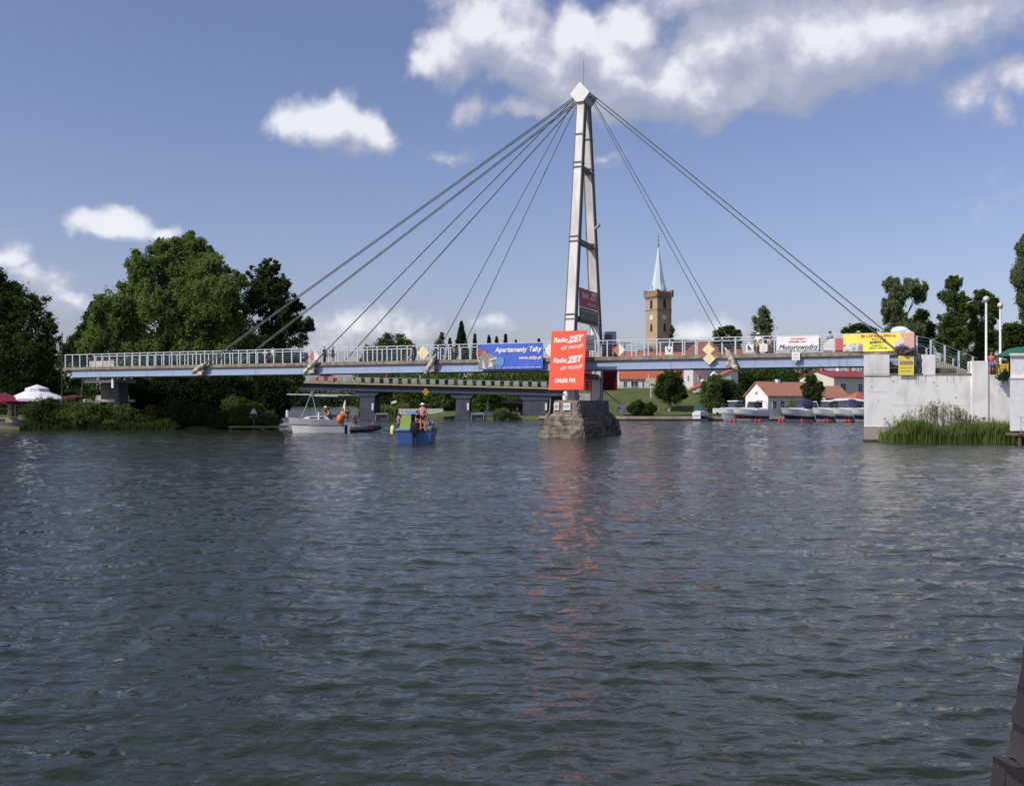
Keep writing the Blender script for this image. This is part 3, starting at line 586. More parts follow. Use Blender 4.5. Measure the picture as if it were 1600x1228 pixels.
def build_pier():
    p = thing('stone_pier', 'battered stone river pier carrying the white mast', 'pier', Bw(S0,0,0), -AL)
    PST = brickmat('pier_stone',(.25,.205,.16),(.15,.12,.095),(.08,.065,.055),1,.62,.34,.02,stain=(.06,.05,.04))
    def rings(rs):
        mb = MB(); n = None; vs=[]; fs=[]
        for (w,dn,df,z) in rs:
            c=[(-w,dn+.15),(-w+.2,dn),(w-.2,dn),(w,dn+.2),(w,df-.6),(w*.4,df),(-w*.4,df),(-w,df-.6)]
            vs += [(x,y,z) for x,y in c]
        n=8
        for i in range(len(rs)-1): fs += [(i*n+k,i*n+(k+1)%n,(i+1)*n+(k+1)%n,(i+1)*n+k) for k in range(n)]
        fs += [tuple(range(n-1,-1,-1)), tuple(range((len(rs)-1)*n,len(rs)*n))]
        # subdivide + roughen
        me = bpy.data.meshes.new('t'); me.from_pydata(vs,[],fs); bm=bmesh.new(); bm.from_mesh(me)
        bmesh.ops.triangulate(bm, faces=[f for f in bm.faces if len(f.verts)>4]); 
        bmesh.ops.subdivide_edges(bm, edges=bm.edges, cuts=5, use_grid_fill=True)
        r = random.Random(5)
        for v in bm.verts: v.co += Vector((r.uniform(-1,1),r.uniform(-1,1),r.uniform(-1,1)*.5))*.045
        bmesh.ops.recalc_face_normals(bm, faces=bm.faces); bm.to_mesh(me); bm.free(); return me
    link('base', rings([(2.1,-4.05,7.2,-1),(2.0,-3.95,7.0,.0),(1.8,-3.7,6.8,1.25),(1.62,-3.4,6.6,1.5),(1.3,-2.95,6.3,1.95)]), PST, p)
    link('cap_block', rings([(1.15,-2.65,6.05,1.96),(1.12,-2.6,6.0,3.02)]), mat('pier_cap_render',(.27,.22,.20),.9,(.15,.12,.11),2,bump=.5), p)
    for x0,x1 in ((-.98,-.56),(-.20,.42)):
        mb = MB(); mb.box(x0,x1,-2.76,-2.70,2.25,2.82)
        mk = obj('painted_notice', mb, WHITE, p)
        sg = MB(); 
        for i in range(5):
            xx = x0+.05+i*(x1-x0-.1)/5; sg.box(xx,xx+.05,-2.77,-2.764,2.35+.04*(i%2),2.75-.07*(i%3)); sg.box(xx,xx+.1,-2.771,-2.764,2.5+.06*(i%3),2.54+.06*(i%3))
        obj('scrawl', sg, GREY, mk)
    for i,d in enumerate((.2,2.2)):
        mb = MB(); mb.tube([(1.2,d,2.3),(1.2,d,2.8),(1.2,d+.5,2.8),(1.2,d+.6,2.3)], .04, 5); mb.tube([(1.2,d+.9,2.3),(1.2,d+1.1,2.8),(1.2,d+1.4,2.4)], .04, 5)
        obj('scrawl', mb, GREY, p)
build_pier()

for (lb, s_, d_, z_, arm) in (('white hooded navigation lamp hanging under the red billboard on the pier', s_at(884,-2.4), -2.4, 3.05, 0), ('white hooded navigation lamp on an arm right of the stone pier', s_at(970,3.2), 3.2, 1.95, 1)):
    t = thing('navigation_lamp', lb, 'lamp', Bw(s_,d_,z_), -AL, 'white navigation lamps on the pier')
    obj('lamp_hood', MB().tube([(0,0,0),(0,0,.2),(0,0,.6),(0,0,.8)], [.36,.40,.27,.1] if arm else [.24,.27,.2,.08], 12), WHITE, t)
    mb = MB()
    if arm: mb.tube([(0,0,.8),(-.35,0,1.0),(-1.5,0,1.9),(-2.1,0,1.0)], .07, 6)
    else: mb.tube([(0,0,.9),(-.2,.1,1.3)], .04, 6); mb.tube([(0,0,.9),(.2,.1,1.3)], .04, 6)
    obj('arm', mb, GREY, t); obj('lamp_lens', MB().ell((0,-.42,.45),.08,.05,.08), DARK, t)

# ---------------------------------------------------------------- signs on the footbridge
def panel(name, lb, cat, px0, px1, y0, y1, d, m, thick=.06, group=None, frame=None, rz=None, slant=0):
    s0, s1 = s_at(px0,d), s_at(px1,d); z0, z1 = z_at((px0+px1)/2,y1,d), z_at((px0+px1)/2,y0,d); w = s1-s0; h = z1-z0
    t = thing(name, lb, cat, Bw((s0+s1)/2,d,z0), -AL if rz is None else rz, group)
    obj('panel', MB().prism([(-w/2-slant,0),(w/2-slant,0),(w/2+slant,h),(-w/2+slant,h)],0,thick), m, t)
    if frame is not None:
        e=.04; obj('frame', MB().box(-w/2,w/2,thick+.003,thick+.06,h*.2,h*.2+e).box(-w/2,w/2,thick+.003,thick+.06,h*.8,h*.8+e), frame, t)
    return t, w, h
t, w, h = panel('billboard', 'large orange red radio billboard on the near leg of the mast', 'billboard', 859.5,914,517,609,-2.62,SIGNRED,.1,frame=GREY,slant=.14)
for zf, dx in ((.80,.0),(.455,-.06)):
    text_part('lettering','Radio',.54,-w*.20+dx,h*(zf+.045),-.006,WHITE,t,shear=.25,off=.022,squash=.95)
    text_part('lettering','ZET',.66,w*.21+dx,h*(zf+.055),-.006,WHITE,t,shear=.4,off=.045,squash=1.0,rot=R(-6))
    text_part('lettering','się mazuję',.52,w*.12+dx,h*(zf-.07),-.006,WHITE,t,shear=.4,off=.003,squash=.85,rot=R(-6))
text_part('lettering','104,00 FM',.44,-w*.08,h*.155,-.006,WHITE,t,off=.028,squash=.98)
s_f = s_at(938.5,6.6)
t = thing('billboard','dark red billboard seen from behind on the far leg of the mast','billboard',Bw(s_f,6.6,H+(HZ-610)/F*86),-AL)
obj('panel', MB().box(-1.55,1.55,0,.08,0,4.1), mat('dark_red_board',(.20,.018,.03),.7), t); mb = MB()
for zz in (.5,2.0,3.5): mb.box(-1.5,1.5,-.06,-.004,zz,zz+.08)
obj('frame', mb, DARK, t)
# small boards between the legs, facing along the bridge
t = thing('hanging_sign','small red radio sign hung between the two mast legs','sign',Bw(S0+.46,1.83,H+(HZ-482)/F*81.5),-AL+R(90))
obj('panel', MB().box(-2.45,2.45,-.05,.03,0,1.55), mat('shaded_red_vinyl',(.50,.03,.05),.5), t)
text_part('lettering','Radio',.75,-1.1,1.0,-.056,WHITE,t,shear=.25,off=.01); text_part('lettering','ZET',.85,1.05,1.05,-.056,WHITE,t,shear=.35,off=.03); text_part('lettering','się mazuję',.5,.6,.38,-.056,WHITE,t,shear=.4)
t = thing('hanging_sign','dark poster board just below the small red radio sign','sign',Bw(S0+.46,1.83,H+(HZ-501)/F*81.5),-AL+R(90))
obj('panel', MB().box(-2.4,2.4,-.05,.03,0,.98), mat('dark_poster',(.05,.06,.05),.5,(.12,.12,.06),2), t)
obj('picture', MB().box(-2.2,-1.3,-.058,-.054,.1,.5).box(.1,.5,-.058,-.054,.15,.45), mat('olive_print',(.22,.22,.08),.6), t); squiggle('print_line',-2,2,.68,.14,-.054,WHITE,t,4); squiggle('print_line',.7,1.9,.3,.16,-.054,GREY,t,5)
# blue apartment banner
t, w, h = panel('banner','blue apartment advertising banner on the railing left of the mast','banner',747,848,537,577,-.42,SIGNBLUE,.03)
text_part('lettering','Apartamenty Tałty',.60,w*.475,h*.76,-.005,WHITE,t,shear=.22,off=.02,align='RIGHT',squash=.93)
text_part('lettering','www.talty.pl',.40,w*.475,h*.44,-.005,WHITE,t,shear=.2,off=.012,align='RIGHT')
squiggle('print_line',-w*.12,w*.47,h*.05,.10,-.004,WHITE,t,7)
pc = obj('picture', MB().prism([(-w*.5,h*.02),(-w*.15,h*.02),(-w*.13,h*.35),(-w*.30,h*.62),(-w*.5,h*.80)],-.004,-.001), mat('photo_grey_print',(.30,.28,.26),.6,(.14,.15,.13),5), t)
obj('picture_roof', MB().prism([(-w*.5,h*.84),(-w*.36,h*.76),(-w*.36,h*.6),(-w*.5,h*.52)],-.008,-.005), mat('photo_red_print',(.42,.08,.08),.6), pc)
obj('picture_wall', MB().prism([(-w*.43,h*.05),(-w*.41,h*.7),(-w*.385,h*.7),(-w*.385,h*.05)],-.011,-.008).prism([(-w*.38,h*.3),(-w*.38,h*.36),(-w*.2,h*.5),(-w*.2,h*.42)],-.011,-.008).prism([(-w*.34,h*.1),(-w*.34,h*.3),(-w*.27,h*.3),(-w*.26,h*.1)],-.011,-.008), mat('photo_light_print',(.62,.58,.54),.6), pc)
obj('picture_sky', MB().prism([(-w*.24,h*.2),(-w*.10,h*.12),(-w*.08,h*.45),(-w*.18,h*.5)],-.011,-.008), mat('photo_blue_print',(.10,.32,.62),.6), pc)
obj('loose_edge', MB().tube([(-w*.505,-.03,h*.98),(-w*.51,-.04,h*.6),(-w*.49,-.05,h*.35),(-w*.46,-.04,h*.3)],.05,6).tube([(-w*.42,-.03,h*.36),(-w*.40,-.04,h*.15),(-w*.38,-.03,h*.02)],.05,6), WHITE, t)
# white banner
t, w, h = panel('banner','white banner lettered Motorowodny on the near railing','banner',1214,1279,525.5,547,-.22,mat('white_vinyl',(.86,.86,.84),.5),.02)
text_part('lettering','Motorowodny',.56,0,h*.21,-.005,BLACK,t,shear=.3,off=.0,squash=.86)
RV = mat('red_print',(.75,.05,.07),.5); squiggle('print_line',-w*.16,w*.22,h*.78,.13,-.005,RV,t,8); squiggle('print_line',-w*.22,w*.2,h*.56,.15,-.005,RV,t,9)
# yellow banner
t, w, h = panel('banner','long yellow banner with red and black print above the abutment','banner',1317,1428,521,549,-.22,YELV,.02)
OR = mat('orange_print',(.85,.50,.12),.5); BLK = mat('black_green_print',(.05,.09,.04),.5)
obj('picture', MB().prism([(w*.22,h*.05),(w*.5,h*.05),(w*.5,h*.98),(w*.3,h*.98),(w*.36,h*.5)],-.004,-.001), mat('peach_print',(.75,.45,.25),.5,(.55,.35,.40),4), t)
obj('picture', MB().prism([(w*.24,h*.5),(w*.30,h*.62),(w*.44,h*.85),(w*.38,h*.4),(w*.3,h*.1),(w*.22,h*.2)],-.009,-.005), mat('lilac_print',(.60,.52,.66),.5,(.75,.7,.7),5), t)
obj('picture', MB().prism([(-w*.5,h*.02),(-w*.22,h*.02),(-w*.22,h*.42),(-w*.34,h*.5),(-w*.5,h*.4)],-.004,-.001), mat('speckled_print',(.66,.66,.62),.5,(.25,.20,.26),2.2,.40,.62), t)
for k,(a,b_,zz,hh,mm) in enumerate([(-.24,.22,.80,.22,RV),(-.09,.10,.64,.13,RV),(-.12,.11,.45,.20,BLK),(-.10,.07,.30,.10,BLK),(-.13,.12,.14,.14,BLK)]): squiggle('print_line',w*a,w*b_,h*zz,hh,-.011,mm,t,20+k)
# yellow poster in front of the ramp
t = thing('poster','square yellow poster with flowers tied to the fence beside the abutment block','sign',(P(1416,586,69.8)),0)
obj('panel', MB().box(-.56,.56,0,.03,0,1.4), YELV, t); obj('picture', MB().box(-.48,.48,-.004,-.001,.75,1.02), mat('maroon_print',(.28,.08,.08),.5,(.6,.5,.4),12), t); squiggle('print_line',-.4,.4,.5,.09,-.004,RV,t,31); squiggle('print_line',-.4,.3,.25,.07,-.004,BLK,t,32)
def sag(t, par=None):
    for c in (t.children if par is None else par.children):
        if c.type == 'MESH' and not c.name.startswith('loose'):
            bm = bmesh.new(); bm.from_mesh(c.data)
            if len(bm.verts) <= 40 and not c.name.startswith('print'): bmesh.ops.subdivide_edges(bm, edges=[e for e in bm.edges if e.calc_length() > .2], cuts=18 if c.name.startswith('panel') else 6, use_grid_fill=True)
            for v in bm.verts:
                x, z = v.co.x, v.co.z; v.co.y += (0 if c.name.startswith('panel') else -.02 if par is None else -.035)+.028*math.sin(2.3*x+1)+.014*math.sin(5.7*x+1.7*z)
            bm.to_mesh(c.data); bm.free(); sag(t, c)
for o_ in list(C.objects):
    if o_.name.startswith('banner') and o_.type == 'EMPTY': o_.location.y -= .06; sag(o_)
# diamond marks
def diamond(lb, px, py, r, d, cols, group):
    s_=s_at(px,d); z_=z_at(px,py,d); k=(BY+s_*UY+d*NY)/F; rr=r*k*1.03; rx=rr*1.02
    t=thing('diamond_sign',lb,'sign',Bw(s_,d,z_),-AL,group)
    if len(cols)==1: obj('panel',MB().prism([(0,-rr),(rx,0),(0,rr),(-rx,0)],0,.03),cols[0],t)
    else:
        obj('panel',MB().prism([(0,-rr),(rx,0),(0,rr)],0,.03),cols[1],t)
        if cols[0]: obj('panel',MB().prism([(-.002,-rr),(-.002,rr),(-rx,0)],0,.03),cols[0],t)
    obj('bracket',MB().box(-.04,.04,.032,.10,-rr*.8,rr*.8),GREY,t)
G='yellow diamond channel marks'
diamond('single yellow diamond mark on the railing left of the blue banner',661,551.5,10.5,-.2,[YELLOW],G)
diamond('upper of the two stacked yellow diamonds near the right cable anchor',1107,546,9.5,-.2,[YELLOW],G)
diamond('lower of the two stacked yellow diamonds near the right cable anchor',1108,560.5,9.5,-.32,[YELLOW],G)
RD=mat('faded_red_paint',(.62,.12,.14),.5); ORD=mat('rust_orange_paint',(.55,.20,.10),.5)
G='red and white diamond channel limits'
diamond('half red half white diamond on the railing near the left anchor',490.5,557,9.5,-.2,[RD,WHITE],G)
diamond('half orange half white diamond on the railing right of the mast',967,547,9.8,-.2,[ORD,WHITE],G)
diamond('white diamond mark half hidden by the big red billboard',859,547,10,-.24,[WHITE],G)
def sq(lb, px, py, r, d, sym):
    s_=s_at(px,d); z_=z_at(px,py,d); k=(BY+s_*UY+d*NY)/F; rr=r*k
    t=thing('square_sign',lb,'sign',Bw(s_,d,z_),-AL,'white square notices on the railing')
    obj('panel',MB().box(-rr,rr,0,.03,-rr*1.05,rr*1.05),WHITE,t)
    mb=MB()
    if sym=='slash': mb.prism([(-rr*.6,rr*.7),(-rr*.3,rr*.75),(rr*.1,0),(rr*.5,rr*.6),(rr*.6,rr*.3),(rr*.2,-rr*.5),(-.1*rr,-rr*.1)],-.005,-.001)
    elif sym=='boat': mb.prism([(-rr*.55,rr*.75),(-rr*.4,rr*.8),(rr*.5,-rr*.3),(-rr*.5,-rr*.25)],-.005,-.001).prism([(-rr*.6,-rr*.42),(rr*.65,-rr*.42),(rr*.5,-rr*.62),(-rr*.5,-rr*.62)],-.005,-.001)
    elif sym=='text': pass
    if mb.v: obj('symbol',mb,BLACK,t)
    if sym=='text': squiggle('print_line',-rr*.6,rr*.5,rr*.25,rr*.3,-.002,GREY,t,41); squiggle('print_line',-rr*.4,rr*.4,-rr*.55,rr*.35,-.002,GREY,t,42)
    obj('bracket',MB().box(-.05,.05,.032,.12,-rr*1.6,rr*1.6),RAILC,t)
sq('square white notice with a slanted black mark in front of the church',1045,548,6,-.2,'slash')
sq('square white sailing notice left of the man with yellow shorts',1171.5,544,5.8,-.2,'boat')
sq('square white notice with faint print beside the yellow shorts',1193,543.5,5.8,-.22,'text')
sq('square white notice hung low on the girder below the white banner',1243.5,556.5,6.2,-.36,'text')
# things at the mast foot
t=thing('notice_board','white blank board behind the billboard at deck level','sign',Bw(s_at(921,.3),.3,z_at(921,548,.3)),-AL)
obj('panel',MB().box(-.35,.45,0,.04,0,1.3),WHITE,t); obj('frame',MB().box(-.35,.45,-.02,-.002,.55,.6).box(-.35,.45,-.02,-.002,.85,.9),GREY,t)
t=thing('folded_banner','white furled cloth banner hanging at the foot of the far mast leg','banner',Bw(s_at(927.5,4.0),4.0,6.6),-AL)
obj('cloth',MB().tube([(-.05,0,0),(.02,0,1.0),(.0,0,2.0),(-.25,0,3.3)],[.16,.34,.28,.02],8),WHITE,t)
t=thing('cabinet','grey glazed cabinet on top of the dark red billboard','cabinet',Bw(s_at(951,6.6),6.6,8.06),-AL)
obj('body',MB().box(-.6,.6,-.1,.4,0,1.15),mat('lilac_grey_paint',(.42,.45,.54),.5),t); obj('window',MB().box(-.33,.33,-.12,-.103,.2,.9),mat('dusky_glass',(.12,.14,.25),.3),t)

# ---------------------------------------------------------------- right abutment, stairs, fence, lamps
def build_abutment():
    WR = mat('limewashed_render',(.82,.82,.79),.9,(.56,.54,.50),1.1,.48,.76,bump=.25,bscale=5,stretch=(1,1,.45),detail=8)
    W2 = mat('clean_white_render',(.84,.84,.84),.8)
    x0 = P(1350,0,70)[0]; xe = P(1583,0,70)[0]
    t = thing('abutment_wall','stained white riverside wall with pillars carrying the right bridge end','wall',(x0,70,0),0)
    f = lambda px: P(px,0,70)[0]-x0
    zt = 4.87
    mb = MB(); mb.slab([(0,0),(xe-x0,0),(xe-x0,.8),(.34,.8)],1.1,zt); mb.slab([(.345,.803),(xe-x0,.803),(xe-x0,6),(2.6,6)],1.1,zt-.1)
    obj('wall', mb, WR, t)
    obj('algae_line', MB().slab([(-.065,-.124),(xe-x0+.2,-.124),(xe-x0+.2,.5),(.1,.5)],-.5,.16), mat('wet_algae',(.05,.055,.03),.5,(.09,.08,.05),3), t)
    mb=MB(); mb.box(f(1389)+.02,f(1442)-.02,-.05,.45,zt,zt+.10); mb.box(f(1461)+.02,f(1518)-.02,-.05,.45,zt,zt+.10)
    obj('coping', mb, CONC, t)
    obj('footing', MB().slab([(-.06,-.12),(xe-x0+.2,-.12),(xe-x0+.2,6),(2.5,6)],-2,1.097), brickmat('wet_brick',(.40,.27,.23),(.42,.38,.34),(.36,.34,.3),1,.3,.12,.015), t)
    pl = MB(); pl.slab([(-.05,-.08),(f(1389),-.08),(f(1389),1.2),(.5,1.2)],zt-.05,6.33); obj('pillar', pl, WR, t)
    pl = MB(); pl.box(f(1442),f(1461),-.04,.6,zt-.02,6.35); obj('pillar', pl, WR, t)
    pl = MB(); pl.box(f(1518),f(1543),-.10,.7,1.1,5.88); obj('pillar', pl, WR, t)
    pl = MB(); pl.box(.05,f(1386),-.085,-.082,zt+.05,zt+.075); pl.box(f(1394),f(1515),-.006,-.003,2.62,2.635); pl.box(.3,f(1386),-.006,-.003,3.6,3.612)
    for xx,zz,rr in ((1362,4.0,.05),(1396,4.4,.06),(1459,4.3,.05),(1464,4.05,.04),(1518,3.1,.05),(1494,3.2,.06),(1430,2.4,.05),(1372,2.9,.04),(1402,3.5,.04)): pl.tube([(f(xx),-.004,zz),(f(xx),-.012,zz)],rr,7)
    obj('groove', pl, mat('dirt_grey',(.25,.23,.2),.9), t)
    sk = MB(); rs_ = random.Random(3)
    for k in range(26):
        xx = rs_.uniform(f(1390),xe-x0-.1); l_ = rs_.uniform(.15,.75); w_ = rs_.uniform(.02,.06); sk.add([(xx-w_,-.004,zt-.02),(xx+w_,-.004,zt-.02),(xx+w_*.3,-.004,zt-l_),(xx-w_*.3,-.004,zt-l_)],[(0,1,2,3)])
    obj('rain_streak', sk, mat('streak_grey',(.48,.46,.42),.9,(.62,.6,.56),4), t)
    for a,b_ in ((1389,1442),(1461,1518),(1543,1576)):
        fm = MB(); xa,xb = f(a)+.05,f(b_)-.05; z_=zt+.12
        fm.box(xa,xb,.2,.23,z_+.85,z_+.88); fm.box(xa,xb,.2,.23,z_+.05,z_+.08); x=xa
        while x<xb: fm.box(x-.012,x+.012,.205,.225,z_+.08,z_+.85); x+=.16
        obj('fence', fm, DARK, t)
    # white gate pillar on the right
    t2 = thing('gate_pillar','bright white square pillar at the right edge of the photo','pillar',(P(1578,0,66)[0],66,0),0)
    obj('shaft',MB().slab([(0,0),(3.2,0),(3.2,1),(.56,1)],.9,H+(HZ-592)/F*66),W2,t2); obj('upper_block',MB().slab([(.08,.08),(3.2,.08),(3.2,1),(.56,1)],H+(HZ-589)/F*66,H+(HZ-556)/F*66),W2,t2)
    obj('cap',MB().slab([(-.06,-.06),(3.3,-.06),(3.3,1.1),(.55,1.1)],H+(HZ-556)/F*66+.003,H+(HZ-552)/F*66).slab([(-.05,-.05),(3.3,-.05),(3.3,1.1),(.55,1.1)],H+(HZ-592)/F*66+.003,H+(HZ-589)/F*66-.003),W2,t2)
    t3 = thing('landing_stage','small wooden landing with white railings at the foot of the white pillar','dock',(P(1583,0,65)[0],65,0),0)
    obj('deck',MB().box(0,3,-.6,1,.62,.78),WOOD,t3)
    for dx in (.15,1.6): obj('leg',MB().box(dx,dx+.15,-.5,-.35,-1,.62),WOOD,t3)
    rl=MB()
    for x in (.25,.7,1.3): rl.box(x,x+.03,-.5,-.47,.78,1.9)
    rl.box(.2,2.5,-.5,-.47,1.85,1.88); rl.box(.2,2.5,-.5,-.47,1.0,1.03); rl.tube([(.25,-.49,1.8),(.7,-.49,1.0)],.015,5); rl.tube([(.7,-.3,1.9),(.7,-.3,3.4)],.02,5)
    obj('railing',rl,GREY,t3)
    # stairs
    Y=72.6; xa=P(1424,0,Y)[0]; xb=P(1528,0,Y)[0]; za=6.62; zb=4.85
    t4 = thing('bridge_stairs','pale concrete stair flight descending right from the footbridge deck','stairs',(xa,Y,0),0)
    n=11; L=xb-xa; mb=MB(); poly=[(0,zb-.4),(0,za)]
    for i in range(n): poly += [((i+1)*L/n, za-i*(za-zb)/n), ((i+1)*L/n, za-(i+1)*(za-zb)/n)]
    poly += [(L,zb-.4)]; mb.prism(poly,.25,3.2); obj('steps',mb,CONCL,t4)
    mb=MB(); mb.prism([(-.4,zb-.4),(-.4,za+.18),(0,za+.18),(L,zb+.16),(L,zb-.4)],0,.24); mb.prism([(-.4,zb-.4),(-.4,za+.18),(0,za+.18),(L,zb+.16),(L,zb-.4)],3.21,3.45); obj('side_wall',mb,mat('beige_render',(.50,.46,.40),.9,(.38,.35,.30),2),t4)
    for yy in (.12,3.33):
        rl=MB(); rl.tube([(-2.2,yy,8.0),(-.2,yy,8.0),(L*.25,yy,7.72),(L,yy,6.2)],.035,6)
        for o in (.25,.5,.75,1.0): rl.tube([(-2.2,yy,8.0-o),(-.2,yy,8.0-o),(L*.25,yy,7.72-o),(L,yy,6.2-o)],.012,4)
        r1=obj('railing',rl,RAILDK,t4)
        for i in range(6):
            x=-.6+i*1.06; zt_=8.0 if x<0 else (8.0-(x)*.28/(L*.25) if x<L*.25 else 7.72-(x-L*.25)*1.52/(L*.75)); 
            if x<L: obj('post',MB().box(x-.06,x+.06,yy-.04,yy+.04,max(zt_-1.45,zb),zt_),RAILC,r1)
    # block behind: bridge landing
    obj('landing',MB().slab([(-3.2,.9),(-.42,.9),(-.42,3.2),(-2.2,3.2)],zb-.4,5.5),CONCL,t4)
build_abutment()
for px,yt,lb in ((1541,462,'taller left globe lamp on a white post'),(1563,472,'right globe lamp on a white post behind the woman')):
    Y=76 if px<1550 else 80; x,zt_=XZ(px,yt,Y); zg=g(x,Y)
    t=thing('street_lamp',lb,'lamp post',(x,Y,zg),0,'white globe lamps on the right bank'); hh=zt_-zg
    obj('post',MB().tube([(0,0,0),(0,0,.9),(0,0,.95),(0,0,hh-.55)],[.14,.13,.095,.08],10),WHITE,t); obj('collar',MB().tube([(0,0,hh-.56),(0,0,hh-.42)],[.1,.2],10),GREY,t)
    obj('globe',MB().ell((0,0,hh-.27),.24,.24,.24,14,8),mat('opal_globe',(.62,.60,.52),.25,(.45,.42,.35),6),t)
x,z=XZ(1592,0,74)[0],0
t=thing('parasol','dark green open parasol above the right wall','parasol',(x,74,4.8),0)
mb=MB(); n=12
vs=[(0,0,2.35)]+[(1.55*math.cos(i*math.tau/n),1.55*math.sin(i*math.tau/n),1.72) for i in range(n)]+[(.8*math.cos(i*math.tau/n),.8*math.sin(i*math.tau/n),2.17) for i in range(n)]+[(1.55*math.cos(i*math.tau/n),1.55*math.sin(i*math.tau/n),1.58) for i in range(n)]
mb.add(vs,[(0,n+1+i,n+1+(i+1)%n) for i in range(n)]+[(1+i,1+(i+1)%n,n+1+(i+1)%n,n+1+i) for i in range(n)]+[(1+i,2*n+1+i,2*n+1+(i+1)%n,1+(i+1)%n) for i in range(n)])
obj('canopy',mb,mat('green_canvas',(.02,.12,.08),.8),t); obj('pole',MB().tube([(0,0,0),(0,0,2.3)],.03,6),GREY,t)
t=thing('crate_stand','yellow slatted stand behind the fence beside the woman','stand',(P(1566,0,72.2)[0],72.2,4.75),0)
mb=MB()
for i in range(4): mb.box(-.48+i*.25,-.28+i*.25,0,.04,.15,1.0)
obj('slats',mb,mat('orange_yellow_paint',(.85,.55,.05),.5),t); obj('frame',MB().box(-.5,.5,.05,.4,.1,.2).box(-.5,.5,.05,.4,.9,1.02),YELV,t)
t=tree('shrub','small dark bush spilling over the wall under the yellow stand',69.5,1568,[(1566,590,10,5),(1573,584,8,8)],1600,.12,L_DK,seed=101,trunk_r=.03,base_z=4.6,cat='shrub')
t=tree('shrub','grey flowering pot plant tied beside the yellow poster',69.9,1412,[(1408,545,9,7),(1420,547,8,6),(1416,552,9,4)],1500,.12,leafmat('flower_leaves',(.12,.12,.12),(.5,.42,.48)),seed=102,trunk_r=.02,base_z=5.9,cat='plant')
t=thing('tyre','dark tyre leaning on the fence right of the yellow poster','tyre',(P(1432,575,70.15)),0)
mb=MB(); mb.tube([(.3*math.cos(a),0,.42*math.sin(a)) for a in [i*math.tau/14 for i in range(15)]],.1,6,cap=False); obj('tread',mb,DARK,t)
t=thing('rubble_heap','low grey stone trough behind the fence between two pillars','trough',(P(1476,0,70.6)[0],70.6,4.87),0)
obj('body',MB().prism([(-.65,0),(.65,0),(.72,.35),(.6,.5),(-.6,.52),(-.72,.3)],-.3,.3),CONC,t)
# barrier on the bridge near the yellow banner
t=thing('road_barrier','white and red plastic barrier on the deck left of the yellow banner','barrier',Bw(s_at(1305,1.0),1.0,6.46),-AL)
obj('white_half',MB().prism([(-.85,0),(0,0),(0,1.3),(-.4,1.25),(-.85,.9)],0,.5),WHITE,t); obj('red_half',MB().prism([(.004,0),(.55,0),(.6,1.0),(.5,1.3),(.004,1.3)],0,.5),mat('pink_red_plastic',(.65,.14,.16),.5),t)

# left abutment
ab=thing('left_abutment','grey concrete abutment under the left end of the footbridge','abutment',Bw(s_at(150,.3),.3,0),-AL)
obj('block',MB().box(-1.6,.9,2.2,3.6,0,5.0),mat('grey_abutment',(.12,.12,.13),.9,(.08,.08,.09),1.5),ab); obj('cap',MB().box(-1.8,2.2,.1,3.4,5.0,5.3),CONCL,ab)
obj('post',MB().box(2.25,2.5,-.1,.1,4.4,5.5),WHITE,ab)
t=thing('sign_post','thin dark pole standing at the left end of the footbridge','pole',Bw(s_at(97),0,5),-AL); obj('pole',MB().tube([(0,0,-4.5),(0,0,5.2)],.06,6),DARK,t); obj('tip',MB().ell((0,0,5.25),.1,.1,.1),DARK,t)

# ---------------------------------------------------------------- people
def skinmesh(V, E, Rr, sub=1):
    me=bpy.data.meshes.new('s'); me.from_pydata(V,E,[]); o=bpy.data.objects.new('s',me); C.objects.link(o)
    md=o.modifiers.new('k','SKIN'); 
    for i,v in enumerate(me.skin_vertices[0].data): v.radius=(Rr[i],Rr[i]); v.use_root=(i==0)
    ss=o.modifiers.new('u','SUBSURF'); ss.levels=sub; ss.render_levels=sub
    res=bpy.data.meshes.new_from_object(o.evaluated_get(bpy.context.evaluated_depsgraph_get())); bpy.data.objects.remove(o); bpy.data.meshes.remove(me)
    res.polygons.foreach_set('use_smooth',[True]*len(res.polygons)); return res
POSES={
 'stand':dict(),
 'rail':dict(elL=(-.25,-.12,1.18),elR=(.25,-.12,1.18),wrL=(-.2,-.36,1.2),wrR=(.2,-.36,1.2)),
 'walk':dict(knL=(-.1,-.16,.52),anL=(-.1,-.12,.1),knR=(.1,.05,.5),anR=(.1,.3,.14),wrL=(-.24,.12,.9),wrR=(.24,-.2,.95)),
 'steer':dict(elR=(.3,-.1,1.2),wrR=(.36,-.34,1.05),elL=(-.28,-.02,1.15),wrL=(-.26,-.22,1.02),knL=(-.14,-.03,.5),anL=(-.16,.02,.08),knR=(.13,-.05,.5),anR=(.15,0,.08)),
 'sit':dict(_dz=-.5,knL=(-.15,-.42,.95),anL=(-.15,-.44,.55),knR=(.15,-.42,.95),anR=(.15,-.44,.55),elL=(-.26,-.08,1.18),wrL=(-.16,-.32,1.08),elR=(.26,-.08,1.18),wrR=(.16,-.32,1.08)),
 'recline':dict(_dz=-.62,ch=(0,.22,1.3),sh=.26,hd=.3,knL=(-.12,-.4,1.0),anL=(-.12,-.7,.72),knR=(.12,-.4,1.0),anR=(.12,-.7,.72),elL=(-.3,.2,1.1),wrL=(-.24,0,.98),elR=(.3,.2,1.1),wrR=(.24,0,.98))}
